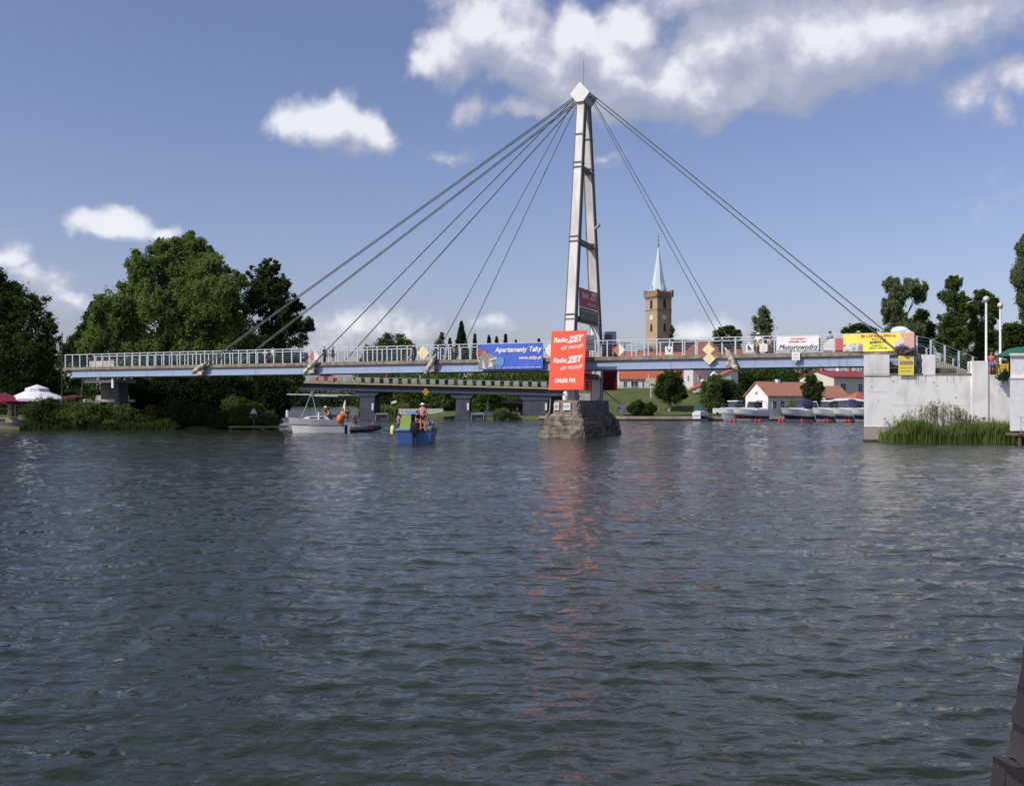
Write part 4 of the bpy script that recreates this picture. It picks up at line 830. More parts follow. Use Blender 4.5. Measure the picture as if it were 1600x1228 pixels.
def person(lb, loc, rz, pose='stand', top=(.7,.7,.7), bot=(.1,.1,.15), hat=None, hair=(.04,.03,.02), h=1.75, skin=None, group=None, longp=False, dress=False):
    t=thing('person',lb,'person',loc,rz,group,scale=h/1.75)
    p=POSES[pose]; dz=p.get('_dz',0); sk=skin or SKIN; ly=p.get('sh',0); hy=p.get('hd',ly)
    J=dict(pe=(0,0,.95),sp=(0,ly*.4,1.14),ch=(0,ly*.8,1.34),ne=(0,hy+.01,1.49),hd=(0,hy-.015,1.61),ht=(0,hy,1.70),
      shL=(-.17,ly,1.42),shR=(.17,ly,1.42),elL=(-.23,ly+.03,1.14),elR=(.23,ly+.03,1.14),wrL=(-.25,ly-.05,.90),wrR=(.25,ly-.05,.90),
      hiL=(-.09,0,.90),hiR=(.09,0,.90),knL=(-.1,-.02,.5),knR=(.1,-.02,.5),anL=(-.1,.03,.08),anR=(.1,.03,.08))
    J.update({k:v for k,v in p.items() if k[0]!='_' and k not in('sh','hd')}); J={k:Vector((v[0],v[1],v[2]+dz)) for k,v in J.items()}
    rad=dict(pe=.125,sp=.115,ch=.135,ne=.055,hd=.095,ht=.075,shL=.062,shR=.062,elL=.043,elR=.043,wrL=.028,wrR=.028,hiL=.088,hiR=.088,knL=.058,knR=.058,anL=.038,anR=.038)
    E=[('pe','sp'),('sp','ch'),('ch','ne'),('ne','hd'),('hd','ht'),('ch','shL'),('ch','shR'),('shL','elL'),('shR','elR'),('elL','wrL'),('elR','wrR'),('pe','hiL'),('pe','hiR'),('hiL','knL'),('hiR','knR'),('knL','anL'),('knR','anR')]
    K=list(J); V=[J[k] for k in K]; Rr=[rad[k] for k in K]; Ed=[(K.index(a),K.index(b)) for a,b in E]
    def addv(v,r,fr): V.append(v); Rr.append(r); Ed.append((fr,len(V)-1)); return len(V)-1
    for s in 'LR':
        w=J['wr'+s]; d=(w-J['el'+s]).normalized(); hnd=addv(w+d*.07,.030,K.index('wr'+s)); sx=-1 if s=='L' else 1; sd_=Vector((0,-1,0)) if abs(d.z)>.5 else Vector((1,0,0))
        for j,(o,l) in enumerate(((-.027,.075),(-.009,.085),(.009,.08),(.027,.062))):
            f=addv(w+d*.11+sd_*o,.0095,hnd); addv(w+d*(.11+l*.8)+sd_*o+Vector((-sx*.012,0,0)),.008,f)
        f=addv(w+d*.05-sd_*.045,.011,hnd); addv(w+d*.09-sd_*.06,.009,f)
        a=J['an'+s]; addv(a+Vector((0,-.13,-.045)),.032,K.index('an'+s)); addv(a+Vector((0,.05,-.04)),.03,K.index('an'+s))
    addv(J['hd']+Vector((0,-.108,-.005)),.014,K.index('hd'))
    link('body',skinmesh(V,Ed,Rr),sk,t)
    def cloth(nm,keys,edges,rr,m,sub=1):
        link(nm,skinmesh([J[k] if isinstance(k,str) else k for k in keys],edges,rr,sub),m,t)
    if top:
        m=mat('cloth_%d_%d_%d'%tuple(int(c*99) for c in top),top,.85)
        eL=J['shL'].lerp(J['elL'],.75); eR=J['shR'].lerp(J['elR'],.75); nb=J['ch'].lerp(J['ne'],.5)
        cloth('shirt',[J['pe']+Vector((0,0,.02)),'sp','ch',nb,'shL','shR',eL,eR],[(0,1),(1,2),(2,3),(2,4),(2,5),(4,6),(5,7)],[.145,.145,.165,.09,.085,.085,.068,.068],m)
    if bot:
        m=mat('cloth_%d_%d_%d'%tuple(int(c*99) for c in bot),bot,.85); f=.97 if longp else .7
        kL=J['knL'] if longp else J['hiL'].lerp(J['knL'],f); kR=J['knR'] if longp else J['hiR'].lerp(J['knR'],f)
        if top is None: kL=J['hiL'].lerp(J['knL'],.2); kR=J['hiR'].lerp(J['knR'],.2)
        vs=[J['pe'],J['hiL'],J['hiR'],kL,kR]; es=[(0,1),(0,2),(1,3),(2,4)]; rr=[.145,.11,.11,.085,.085]
        if longp: vs+=[J['knL'].lerp(J['anL'],.9),J['knR'].lerp(J['anR'],.9)]; es+=[(3,5),(4,6)]; rr+=[.06,.06]
        link('trousers' if longp else 'shorts',skinmesh(vs,es,rr),m,t)
    hm=mat('hair_%d_%d'%(int(hair[0]*99),int(hair[1]*99)),hair,.7); hd=J['hd']
    obj('hair',MB().ell(hd+Vector((0,.018,.03)),.105,.115,.12,12,6,-.25),hm,t)
    obj('eyes',MB().ell(hd+Vector((-.034,-.096,.012)),.012,.008,.008,6,4).ell(hd+Vector((.034,-.096,.012)),.012,.008,.008,6,4).box(hd.x-.025,hd.x+.025,hd.y-.102,hd.y-.094,hd.z-.05,hd.z-.044),HAIR,t)
    if hat:
        c=mat('hat_%d_%d_%d'%tuple(int(c*99) for c in hat),hat,.8); mb=MB(); mb.ell(hd+Vector((0,0,.065)),.125,.135,.10,12,5,-.05); mb.tube([hd+Vector((0,-.02,.055)),hd+Vector((0,-.02,.068))],[.2,.19],14); obj('hat',mb,c,t)
    return t
PB='people on the footbridge'; DZ=6.45
def bp_(px,d,**k): return Bw(s_at(px,d),d,DZ)
face=-AL
person('person in a white shirt and dark shorts left of a taller companion',bp_(415,1.0),face,'rail',(.75,.75,.78),(.06,.07,.12),hair=(.3,.2,.1),group=PB,h=1.66)
person('tall person in a pale blue shirt at the left part of the bridge',bp_(427,1.1),face,'stand',(.52,.58,.72),(.07,.08,.14),hair=(.2,.13,.07),group=PB,h=1.82,longp=True)
person('slim person in black with long trousers standing left of the second anchor',bp_(507,1.2),R(60),'stand',(.05,.05,.09),(.04,.04,.08),group=PB,longp=True)
person('person in dark blue with bare legs walking beside the one in black',bp_(520,1.5),R(80),'walk',(.16,.12,.2),(.12,.15,.3),hair=(.1,.04,.03),group=PB)
person('person in black standing alone left of the yellow diamond sign',bp_(647,1.4),R(70),'stand',(.03,.035,.06),(.04,.05,.09),group=PB,h=1.8,longp=True)
person('person with a reddish face hidden behind the rail near the blue banner',bp_(711,2.6),R(40),'rail',(.06,.07,.09),(.05,.06,.08),group=PB,h=1.8,longp=True)
person('man in a white sun hat, white shirt and yellow shorts leaning on the railing',bp_(1185,.75),face,'rail',(.80,.80,.84),(.72,.55,.10),hat=(.85,.84,.78),group=PB,h=1.85)
person('person in a pink shirt and olive shorts beside the man in the sun hat',bp_(1203,1.3),R(20),'stand',(.66,.58,.64),(.22,.20,.13),group=PB,h=1.6,hair=(.25,.15,.1))
person('person in grey standing behind the red and white barrier',bp_(1297,2.2),R(10),'stand',(.32,.38,.46),(.2,.2,.25),group=PB,h=1.95)
person('bald person in white whose head shows above the left of the yellow banner',bp_(1341,2.0),face,'stand',(.8,.8,.82),(.2,.2,.25),hat=(.85,.85,.85),group=PB,h=1.85)
person('child in pale green whose head shows left of the white capped person',bp_(1329,2.0),face,'stand',(.6,.7,.5),(.2,.2,.25),hair=(.5,.45,.3),group=PB,h=1.6)
person('person in dark red whose head shows above the middle of the yellow banner',bp_(1378,2.4),face,'stand',(.3,.1,.12),(.1,.1,.15),group=PB,h=1.8)
t=thing('shopping_bag','large white and pale blue bundle carried above the right end of the yellow banner','bundle',Bw(s_at(1406,1.6),1.6,7.9),-AL); obj('cloth',MB().ell((0,0,.3),.65,.3,.36,12,8).ell((.45,0,.15),.4,.25,.25),mat('pale_blue_cloth',(.66,.74,.80),.8),t)
person('bare armed woman in a red and purple dress beside the right globe lamp',(P(1549,0,72.0)[0],72.0,4.78),R(-25),'walk',(.45,.12,.16),(.18,.14,.42),hair=(.2,.1,.06),h=1.85,skin=SKINR)

# ---------------------------------------------------------------- boats
def hull_mb(Ln,B,D,draft=.25,rise=.35,flare=.82,bands=(.0,.45,.75),n=16,trans=.86,rake=.10):
    """stern x=0, bow x=Ln; materials: 0 bottom, 1 stripe, 2 topside, 3 deck"""
    mb=MB(); rings=[]
    lev=[-draft,0.0+.02]+[D*b for b in bands[1:]]+[D]
    for i in range(n+1):
        t=i/n; b=B/2*((1-max(0,(t-.42)/.58)**2.3))**.75*(trans+(1-trans)*min(1,t/.4)) if t<1 else .01
        sh=1+rise*t*t; ring=[]
        for j,z in enumerate(lev):
            u=j/(len(lev)-1); bb=b*(.08 if j==0 else flare+(1-flare)*u) * (1-(1-u)*max(0,(t-.6)/.4)*.75)
            xx=t*Ln-(1-u)*rake*Ln*max(0,(t-.55)/.45)**1.5; zz=z*sh if z>0 else z*(1-max(0,(t-.7)/.3)**2*.8)
            ring.append((xx,bb,zz))
        rings.append(ring)
    m=len(lev)
    for sgn in (1,-1):
        vs=[(x,sgn*y,z) for r in rings for x,y,z in r]
        for j in range(m-1):
            mi=0 if j==0 else (2 if j>1 else 1)
            mb.add(vs,[(i*m+j,(i+1)*m+j,(i+1)*m+j+1,i*m+j+1) for i in range(n)],mi)
    r=rings[0]; mb.add([(x,y,z) for x,y,z in r]+[(x,-y,z) for x,y,z in reversed(r)],[tuple(range(2*m))],2)
    dv=[(rings[i][-1][0],sg*rings[i][-1][1]*.97,rings[i][-1][2]-.03) for i in range(n+1) for sg in (1,-1)]
    mb.add(dv,[(2*i,2*i+1,2*i+3,2*i+2) for i in range(n)],3)
    return mb, rings
HW=mat('white_gelcoat',(.80,.80,.80),.25,spec=.5); HN=mat('navy_hull',(.02,.03,.06),.3); HM=mat('maroon_hull',(.09,.02,.03),.3); HG=mat('green_canvas_boat',(.02,.07,.05),.8)
CN=mat('navy_canvas',(.03,.04,.09),.7); CF=mat('frame_chrome',(.6,.6,.6),.25,metal=1); HLW=mat('grey_white_bottom',(.55,.56,.56),.4)
def cruiser(lb, loc, rz, Ln=5.6, B=2.2, D=.95, stripe=None, canopy=None, hard=False, group='motor cruisers moored along the quay', arch=False):
    t=thing('motor_cruiser',lb,'boat',loc,rz,group)
    hm,rg=hull_mb(Ln,B,D,bands=(0,.2,.48,.6),rake=.16)
    hm.m=[{0:0,1:0,2:2,3:3}[m_] for m_ in hm.m]; n_=16
    for sg in (0,1):
        b0=sg*4*n_
        for q_ in range(n_): hm.m[b0+2*n_+q_]=1
    obj('hull',hm,[HLW, stripe or HN, HW, HW],t)
    # foredeck cabin
    mb=MB(); n=7; vs=[]
    for i in range(n+1):
        u=i/n; x=Ln*(.36+.50*u); b=B*.40*(1-u**2*.85); z=D*(1.05+.30*u*u)-.04; hh=.42*(1-u**1.8)+.02
        vs+=[(x,-b,z),(x,-b*.7,z+hh),(x,b*.7,z+hh),(x,b,z)]
    mb.add(vs,[(i*4+k,(i+1)*4+k,(i+1)*4+k+1,i*4+k+1) for i in range(n) for k in range(3)]+[(0,1,2,3)]); obj('foredeck',mb,HW,t)
    x0=Ln*.40; zb=D*1.1+.32; HW_=.78 if hard else .5; ws=MB(); ws.add([(x0+.55,-B*.20,zb),(x0+.55,B*.20,zb),(x0+.1,B*.26,zb+HW_),(x0+.1,-B*.26,zb+HW_),(x0-.5,-B*.42,zb-.1),(x0-.6,-B*.38,zb+HW_),(x0-.5,B*.42,zb-.1),(x0-.6,B*.38,zb+HW_)],[(0,1,2,3),(0,3,5,4),(1,6,7,2)]); w_=obj('windshield',ws,GLASS,t)
    fr=MB(); fr.tube([(x0-.6,-B*.36,zb+.51),(x0+.1,-B*.18,zb+.51),(x0+.1,B*.18,zb+.51),(x0-.6,B*.36,zb+.51)],.03,5); fr.tube([(x0+.55,-B*.2,zb),(x0+.1,-B*.18,zb+.5)],.025,5); fr.tube([(x0+.55,B*.2,zb),(x0+.1,B*.18,zb+.5)],.025,5); obj('window_frame',fr,CF,w_)
    obj('cockpit',MB().box(.1,x0,-B*.40,-B*.34,D-.02,D+.28).box(.1,x0,B*.34,B*.40,D-.02,D+.28).box(.05,.25,-B*.40,B*.40,D-.02,D+.24),HW,t)
    if canopy: 
        cm=MB(); 
        for (xx,w0,zz) in (): pass
        cm.ell((x0*.62,0,zb+.0),x0*.66,B*.42,1.12,14,6,-.15); obj('canopy',cm,canopy,t)
    if hard:
        hb=MB(); hb.prism([(x0-1.5,zb+.80),(x0+.2,zb+.80),(x0+.0,zb+.92),(x0-1.4,zb+.94)],-B*.38,B*.38); obj('hardtop',hb,HW,t)
        obj('side_window',MB().box(x0-1.35,x0-.62,-B*.37,-B*.36,zb-.05,zb+.76).box(x0-1.35,x0-.62,B*.36,B*.37,zb-.05,zb+.76),GLASS,t)
    if arch:
        a=MB(); a.tube([(.3,-B*.42,D+.2),(.7,-B*.38,zb+.75),(.7,B*.38,zb+.75),(.3,B*.42,D+.2)],.06,6); obj('arch',a,HW,t)
    pr=MB(); zr=D*1.3+.42
    pts=[(Ln*.5,B*.40,D*1.1+.35),(Ln*.7,B*.36,zr),(Ln*.93,B*.12,zr+.1),(Ln*.97,0,zr+.1),(Ln*.93,-B*.12,zr+.1),(Ln*.7,-B*.36,zr),(Ln*.5,-B*.40,D*1.1+.35)]
    pr.tube(pts,.018,5)
    for p in pts[1:-1]: pr.tube([p,(p[0],p[1]*1.02,D*1.15)],.014,4)
    obj('bow_rail',pr,CF,t)
    ob=MB(); ob.box(-.45,-.05,-.2,.2,.25,1.15); ob.box(-.35,-.15,-.08,.08,-.5,.25); obj('outboard_motor',ob,BLACK,t)
    return t
def qpos(px,py): 
    Y=H*F/(py-HZ); return Vector(((px-800)/F*Y,Y,0))
th=R(180+38)
cl=[(1150,656.2,4.6,None,None,True,'small cabin cruiser with grey framed windows, leftmost of the moored row',HLW,False),
    (1188,656.8,6.3,None,None,True,'white cruiser with a maroon hull in front of the white gable house',HM,True),
    (1266,657.5,7.6,CN,None,False,'white cruiser with a rounded navy canopy and navy hull',HN,True),
    (1302,657.8,5.4,None,None,True,'white cruiser with large wheelhouse windows right of the navy canopied one',HN,False),
    (1336,658,5.4,CN,None,False,'white cruiser with a dark blue canopy, second from the abutment wall',HN,False),
    (1366,658.2,5.6,CN,None,False,'white cruiser half hidden behind the abutment wall',HN,False)]
for px,py,Ln,can,_,hard,lb,sm_,ar in cl:
    c=qpos(px,py+1.0); cruiser(lb,(c.x+1.2,c.y+2.2,0),th+R((px*7)%11-5),Ln*1.12,2.6,1.35,sm_,can,hard,arch=ar).scale=(1,1,1.18)
c=qpos(1083,655.8); cruiser('small white motorboat with a dark green sun canopy facing the camera',(c.x+.3,158.3,0),R(-100),4.8,2.7,1.15,HN,HG,False)
# long white canopy roof behind the row
t=thing('marquee','long low white awning behind the moored cruisers','awning',(P(1320,0,161)[0],161,.6),0)
mb=MB(); n=10; vs=[]
for i in range(n+1):
    u=i/n; x=-4.6+9.2*u; z=2.2+.75*math.sin(math.pi*u)**.6; vs+=[(x,-1.6,z-.25),(x,0,z+.1),(x,1.6,z-.25)]
mb.add(vs,[(i*3+k,(i+1)*3+k,(i+1)*3+k+1,i*3+k+1) for i in range(n) for k in (0,1)]); cc_=obj('canopy',mb,WHITE,t)
for x in (-4.4,0,4.4): obj('pole',MB().tube([(x,-1.5,0),(x,-1.5,2.6)],.05,6),GREY,t)
buoy0=None
for px,lb in ((1142,'left buoy of the pair under the leftmost cruiser'),(1148,'right buoy of the pair under the leftmost cruiser'),(1181,'left buoy of the pair below the maroon hulled cruiser'),(1187,'right buoy of the pair below the maroon hulled cruiser'),(1218,'left buoy beside the bow of the navy canopied cruiser'),(1223,'second buoy beside the bow of the navy canopied cruiser'),(1253,'single red buoy under the navy canopied cruiser'),(1288,'left buoy under the cruiser with wheelhouse windows'),(1293,'right buoy under the cruiser with wheelhouse windows'),(1321,'left buoy of the pair nearest the abutment wall'),(1327,'right buoy of the pair nearest the abutment wall')):
    c=qpos(px,659.2); 
    if buoy0 is None:
        buoy0=thing('mooring_buoy','red '+lb,'buoy',c,0,'red mooring buoys in front of the cruisers'); obj('float',MB().ell((0,0,.12),.24,.24,.27,12,8),REDP,buoy0); obj('eye',MB().tube([(0,0,.44),(0,0,.62)],.05,6),REDP,buoy0)
    else: place(copy_tree(buoy0),c,None,'red '+lb)

# left moored boat
t=thing('cabin_boat','old yellowish cabin boat moored at the left photo edge','boat',qpos(20,671)+Vector((-4.5,.9,0)),R(0))
hm,_=hull_mb(7.0,2.2,.7,rise=.25); obj('hull',hm,[DARK,GREY,mat('grey_beige_hull',(.22,.20,.16),.6),mat('ochre_deck',(.25,.19,.07),.6)],t)
obj('cabin',MB().prism([(1.0,.68),(4.6,.68),(4.0,1.25),(1.4,1.3)],-.8,.8),mat('beige_cabin',(.30,.27,.2),.6),t); obj('window',MB().box(2.0,3.6,-.83,-.803,.82,1.15),GLASS,t)

# sailboat with lowered mast
def build_sailboat():
    c=qpos(497,676.5); t=thing('sailing_boat','white sailing yacht with its mast lowered flat, motoring under the footbridge','boat',(c.x+2.35,c.y+.6,0),R(180+9))
    hm,_=hull_mb(5.2,2.0,1.25,rise=.18,bands=(0,.50,.60),rake=.12,flare=.8); obj('hull',hm,[HLW,HLW,mat('shaded_white_hull',(.40,.40,.42),.35),HW],t)  # white hull greyed: its shaded side is put into the colour
    obj('stripe',MB().box(.3,4.2,1.0,1.025,.86,.93),DARK,t) if False else None
    obj('cabin',MB().prism([(1.3,1.25),(3.9,1.32),(3.5,1.55),(1.7,1.62)],-.65,.65),HW,t)
    obj('window',MB().box(1.9,3.2,.655,.665,1.36,1.5),GLASS,t); obj('window',MB().box(1.9,3.2,-.665,-.655,1.36,1.5),GLASS,t)
    m=obj('mast',MB().tube([(-1.4,0,3.55),(5.3,0,3.62)],.055,8),mat('alu_spar',(.72,.70,.64),.35),t)
    obj('furled_sail',MB().tube([(.6,0,3.45),(3.2,0,3.50)],.05,8),WHITE,t)
    obj('mast_crutch',MB().tube([(4.0,-.1,1.4),(3.0,0,3.8)],.035,6).tube([(2.5,.1,1.5),(3.0,0,3.8)],.035,6).box(2.9,3.1,-.12,.12,3.6,3.85),GREY,t)
    obj('pulpit',MB().tube([(4.9,.25,1.45),(5.0,.25,2.0),(5.25,0,2.05),(5.0,-.25,2.0),(4.9,-.25,1.45)],.02,5),CF,t)
    obj('bow_fender',MB().tube([(5.25,.0,1.5),(5.25,.0,2.15)],.13,8),WHITE,t); obj('side_fender',MB().tube([(2.3,.85,1.3),(2.3,.85,1.95)],.1,8),WHITE,t)
    obj('orange_fender',MB().ell((.35,.95,1.35),.34,.3,.42,12,8),ORANGE,t); obj('cockpit_cover',MB().prism([(.4,1.45),(1.6,1.5),(1.5,1.75),(.5,1.7)],-.8,.8),HG,t)
    obj('folded_canopy',MB().tube([(-.1,.2,2.05),(-.05,.2,2.5),(-.1,.2,3.1)],[.10,.15,.03],8),WHITE,t); obj('rudder',MB().box(-.30,-.05,-.04,.04,-.4,.75),DARK,t)
    for x in (.3,1.5,2.8,4.2):
        pass
    gl=MB()
    for x in (.3,1.5,2.8,4.2): gl.tube([(x,.9 if x<3 else .6,1.3),(x,.9 if x<3 else .6,1.85)],.014,4)
    gl.tube([(.3,.9,1.85),(2.8,.9,1.86),(4.2,.6,1.88),(5.0,.25,2.0)],.008,4); obj('guard_rail',gl,CF,t)
    o=Vector((c.x+2.35,c.y+.6,0)); M=Matrix.Rotation(R(189),4,'Z')
    PP=lambda x,y,z: o+M@Vector((x,y,z))
    G='crew of the yacht with the lowered mast'
    person('person in a white cap sitting in the middle of the yacht',PP(1.75,-.15,1.25),R(60),'sit',(.10,.12,.09),(.1,.12,.1),hat=(.9,.9,.9),group=G)
    person('tanned bare chested person lying back behind the green cockpit cover',PP(1.2,.1,1.2),R(100),'recline',None,(.5,.12,.1),group=G,skin=SKINR)
    person('tanned person at the stern beside the orange fender',PP(.1,.45,1.05),R(-20),'sit',(.45,.28,.18),(.2,.1,.1),hair=(.3,.2,.1),group=G,skin=SKINR)
    person('person in a dark green top leaning over the stern',PP(-.3,-.2,1.1),R(30),'sit',(.05,.12,.08),(.1,.1,.1),group=G)
    t2=thing('dinghy','dark inflatable dinghy with a red bow behind the yacht stern','boat',(c.x+3.3,c.y+3.2,0),R(8))
    mb=MB(); mb.tube([(-.8,.55,.25),(1.2,.6,.25),(2.0,0,.42),(1.2,-.6,.25),(-.8,-.55,.25)],.24,8); obj('tube',mb,DARK,t2); obj('floor',MB().box(-.8,1.3,-.5,.5,.1,.25),BLACK,t2); obj('red_bag',MB().ell((1.3,0,.5),.42,.25,.2,10,6),mat('red_cloth',(.6,.06,.08),.8),t2)
    obj('bottom',MB().box(-.8,1.4,-.45,.45,-.15,.09),BLACK,t2)
    person('person in red with a white cap riding in the dinghy behind the yacht',(c.x+3.0,c.y+3.2,.5),R(-30),'sit',(.55,.08,.1),(.1,.1,.15),hat=(.88,.88,.88))
build_sailboat()

# blue boat
def build_blue():
    Y=66; c=P(647,0,Y); zs=1.0
    t=thing('motor_boat','small blue motor boat seen from astern with a green tent cabin','boat',(c.x,Y,0),R(90))
    BLU=mat('blue_gelcoat',(.035,.10,.30),.35,(.03,.08,.24),2,spec=.5); TG=mat('lime_green_canvas',(.33,.45,.10),.8,(.28,.40,.09),2)
    hm,_=hull_mb(5.2,2.85,.85,rise=.3,bands=(0,.5,.7)); obj('hull',hm,[BLU,BLU,BLU,BLU],t)
    obj('gunwale',MB().tube([(0,-1.3,.88),(2,-1.38,.93),(4.2,-.9,1.05)],.05,6).tube([(0,1.3,.88),(2,1.38,.93),(4.2,.9,1.05)],.05,6).tube([(0,-1.3,.88),(0,1.3,.88)],.05,6),DARK,t)
    obj('cabin',MB().box(1.2,3.2,-.9,1.0,.85,1.35),BLU,t)
    # tent: local y+ is photo left
    tm=MB(); tm.add([(.9,1.15,.95),(.9,.30,.95),(.9,.30,2.0),(.9,.95,2.0),(2.6,1.1,1.0),(2.6,.30,1.0),(2.6,.30,1.95),(2.6,.9,1.95)],[(0,1,2,3),(4,7,6,5),(0,3,7,4),(1,5,6,2),(3,2,6,7),(0,4,5,1)]); obj('tent',tm,TG,t)
    obj('roof',MB().prism([(1.0,2.06),(3.0,2.06),(2.9,2.22),(1.05,2.2)],-.55,.6),mat('sky_blue_canvas',(.10,.28,.58),.7),t)
    obj('cabin_door',MB().box(1.1,1.15,-.6,.28,.9,2.05),BLACK,t)
    om=MB(); om.prism([(-.55,.75),(-.05,.75),(-.05,1.35),(-.2,1.5),(-.5,1.45),(-.6,1.1)],-.2,.2); om.box(-.4,-.15,-.09,.09,-.5,.75); obj('outboard_motor',om,BLACK,t)
    obj('yellow_fender',MB().tube([(.3,1.5,.65),(.3,1.5,.75),(.3,1.5,1.15),(.3,1.5,1.3)],[.12,.17,.15,.04],8),mat('lemon_plastic',(.80,.75,.22),.5),t)
    obj('gear_pile',MB().ell((.5,-1.05,1.05),.4,.35,.3,9,6).ell((.9,-.9,1.25),.3,.25,.3,8,5).tube([(.3,-.85,1.0),(.5,-.95,1.8),(.6,-1.1,1.2)],.03,5).ell((.35,-1.25,1.4),.12,.12,.14,8,5),mat('dark_gear',(.07,.08,.10),.7,(.30,.30,.26),6),t)
    wl=MB(); wl.tube([(.45+.28*math.cos(a),-.98,1.35+.28*math.sin(a)) for a in [i*math.tau/16 for i in range(17)]],.02,5,cap=False); wl.tube([(.3,-.8,1.1),(.35,-.85,1.9)],.03,5)
    obj('bicycle_wheel',wl,CF,t); obj('tarpaulin',MB().prism([(-.02,.9),(.9,.95),(.9,1.05),(-.02,.98)],.35,1.3),mat('faded_blue_tarp',(.14,.25,.42),.8),t)
    G='people on the blue motor boat'
    person('sunburnt man in black trunks and white cap standing at the blue boat stern',(P(660,0,Y)[0],Y+.15,.88),R(180-15),'steer',None,(.015,.015,.02),hat=(.9,.9,.92),h=1.92,skin=SKINR,group=G)
    person('dark haired bare shouldered person sitting beside the standing man',(P(650,0,Y)[0],Y+.75,1.05),R(60),'sit',(.03,.03,.03),(.05,.05,.05),group=G,skin=SKIN)
    person('person in a purple top on the far left side of the blue boat',(P(617.5,0,Y)[0],Y+2.0,.95),R(120),'sit',(.28,.14,.26),(.1,.1,.14),group=G,h=1.6)
build_blue()

# ---------------------------------------------------------------- road bridge beyond
def build_road_bridge():
    Y=168; xa=P(455,0,Y)[0]; xb=P(900,0,Y)[0]
    def zt(px): return H+(33-9*(px-480)/370)/F*Y
    t=thing('road_bridge','low concrete road bridge with a pale yellow edge beam beyond the footbridge','bridge',(0,Y,0),0)
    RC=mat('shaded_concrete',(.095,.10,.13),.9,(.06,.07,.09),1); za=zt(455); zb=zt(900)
    def bar(x0,x1,y0,y1,o0,o1,m,nm,par=t):
        f=lambda x: za+(zb-za)*(x-xa)/(xb-xa)
        mb=MB(); mb.add([(x0,y0,f(x0)+o0),(x1,y0,f(x1)+o0),(x1,y1,f(x1)+o0),(x0,y1,f(x0)+o0),(x0,y0,f(x0)+o1),(x1,y0,f(x1)+o1),(x1,y1,f(x1)+o1),(x0,y1,f(x0)+o1)],[(0,3,2,1),(4,5,6,7),(0,1,5,4),(1,2,6,5),(2,3,7,6),(3,0,4,7)])
        return obj(nm,mb,m,par)
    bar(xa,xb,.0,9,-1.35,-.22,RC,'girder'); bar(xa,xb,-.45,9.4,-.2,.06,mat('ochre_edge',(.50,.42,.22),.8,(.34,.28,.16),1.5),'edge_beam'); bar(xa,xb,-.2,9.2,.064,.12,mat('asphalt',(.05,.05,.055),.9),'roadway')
    bar(xa,xb,-.32,-.27,1.02,1.08,GREY,'parapet_rail')
    f=lambda x: za+(zb-za)*(x-xa)/(xb-xa)
    x=xa; PA=mat('pale_parapet_panel',(.36,.38,.36),.7,(.24,.26,.25),2); n=0
    me=MB().box(0,.95,-.33,-.26,.12,1.0).mesh('parapet_panel'); me.materials.append(PA)
    while x<xb-1.5 and n<98:
        o=bpy.data.objects.new('parapet_panel',me); C.objects.link(o); o.parent=t; o.location=(x,0,f(x)); x+=1.62; n+=1
    for px0,px1 in ((562,585),(712,734),(817,856)):
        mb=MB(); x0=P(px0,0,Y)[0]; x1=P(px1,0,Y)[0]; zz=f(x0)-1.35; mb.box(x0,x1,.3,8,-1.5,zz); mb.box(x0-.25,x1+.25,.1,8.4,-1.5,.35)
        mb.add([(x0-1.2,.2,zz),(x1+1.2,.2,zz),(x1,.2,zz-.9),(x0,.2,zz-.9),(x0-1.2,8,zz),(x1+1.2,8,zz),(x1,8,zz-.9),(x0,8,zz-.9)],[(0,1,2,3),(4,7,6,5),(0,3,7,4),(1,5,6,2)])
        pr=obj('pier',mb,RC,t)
        if px0<800: obj('bumper_frame',MB().tube([(x1+.3,-.3,-.3),(x1+.3,-.3,.95),(x1+2.4,-.3,1.0),(x1+2.5,-.3,-.3)],.09,6),CONCL,pr); obj('fender_box',MB().box(x1+.5,x1+2.2,0,3,-.5,.8),RC,pr)
        obj('gauge_board',MB().box(x1-.5,x1-.15,.05,.09,1.6,2.8),WHITE,pr)
    ap=MB(); x0=P(853,0,Y)[0]; ap.prism([(x0,.2),(x0+9,.2),(x0+9,3.9),(x0+6.2,3.9),(x0+3,2.2)],-2.0,7); obj('slope_paving',ap,CONCL,t)
    obj('retaining_wall',MB().box(x0-.3,x0+9,7.1,8,-.5,4.6),CONCL,t); obj('drain_pipe',MB().tube([(x0-.4,-.6,.3),(x0+.6,-.6,1.2),(x0+.8,-.6,3.6)],.1,6),CONCL,t)
    d=thing('diamond_sign','dark yellow diamond hanging under the edge of the road bridge','sign',(P(665,0,Y-.6)[0],Y-.6,f(P(665,0,Y)[0])-1.2),0)
    obj('panel',MB().prism([(0,-.7),(.65,0),(0,.7),(-.65,0)],0,.05),mat('dull_yellow_paint',(.42,.32,.04),.6),d)
    c=thing('parked_car','small red car on the left part of the road bridge','car',(P(512,0,Y+4)[0],Y+4,f(P(512,0,Y)[0])+.13),0)
    obj('body',MB().prism([(-2,.25),(2,.25),(2,.75),(1.2,.85),(.6,1.4),(-1.2,1.4),(-1.8,.85),(-2,.8)],-.8,.8),mat('red_car_paint',(.6,.03,.03),.3),c); obj('window',MB().prism([(-1.05,.9),(.95,.9),(.5,1.32),(-1.0,1.32)],-.83,-.803),GLASS,c)
    for x in (-1.2,1.2): obj('wheel',MB().tube([(x,-.85,.3),(x,-.6,.3)],.3,12),BLACK,c)
    ps='walkers on the road bridge'
    person('walker in red crossing the road bridge',(P(604,0,Y+.6)[0],Y+.6,f(P(604,0,Y)[0])+.13),R(90),'walk',(.55,.05,.05),(.1,.1,.1),group=ps)
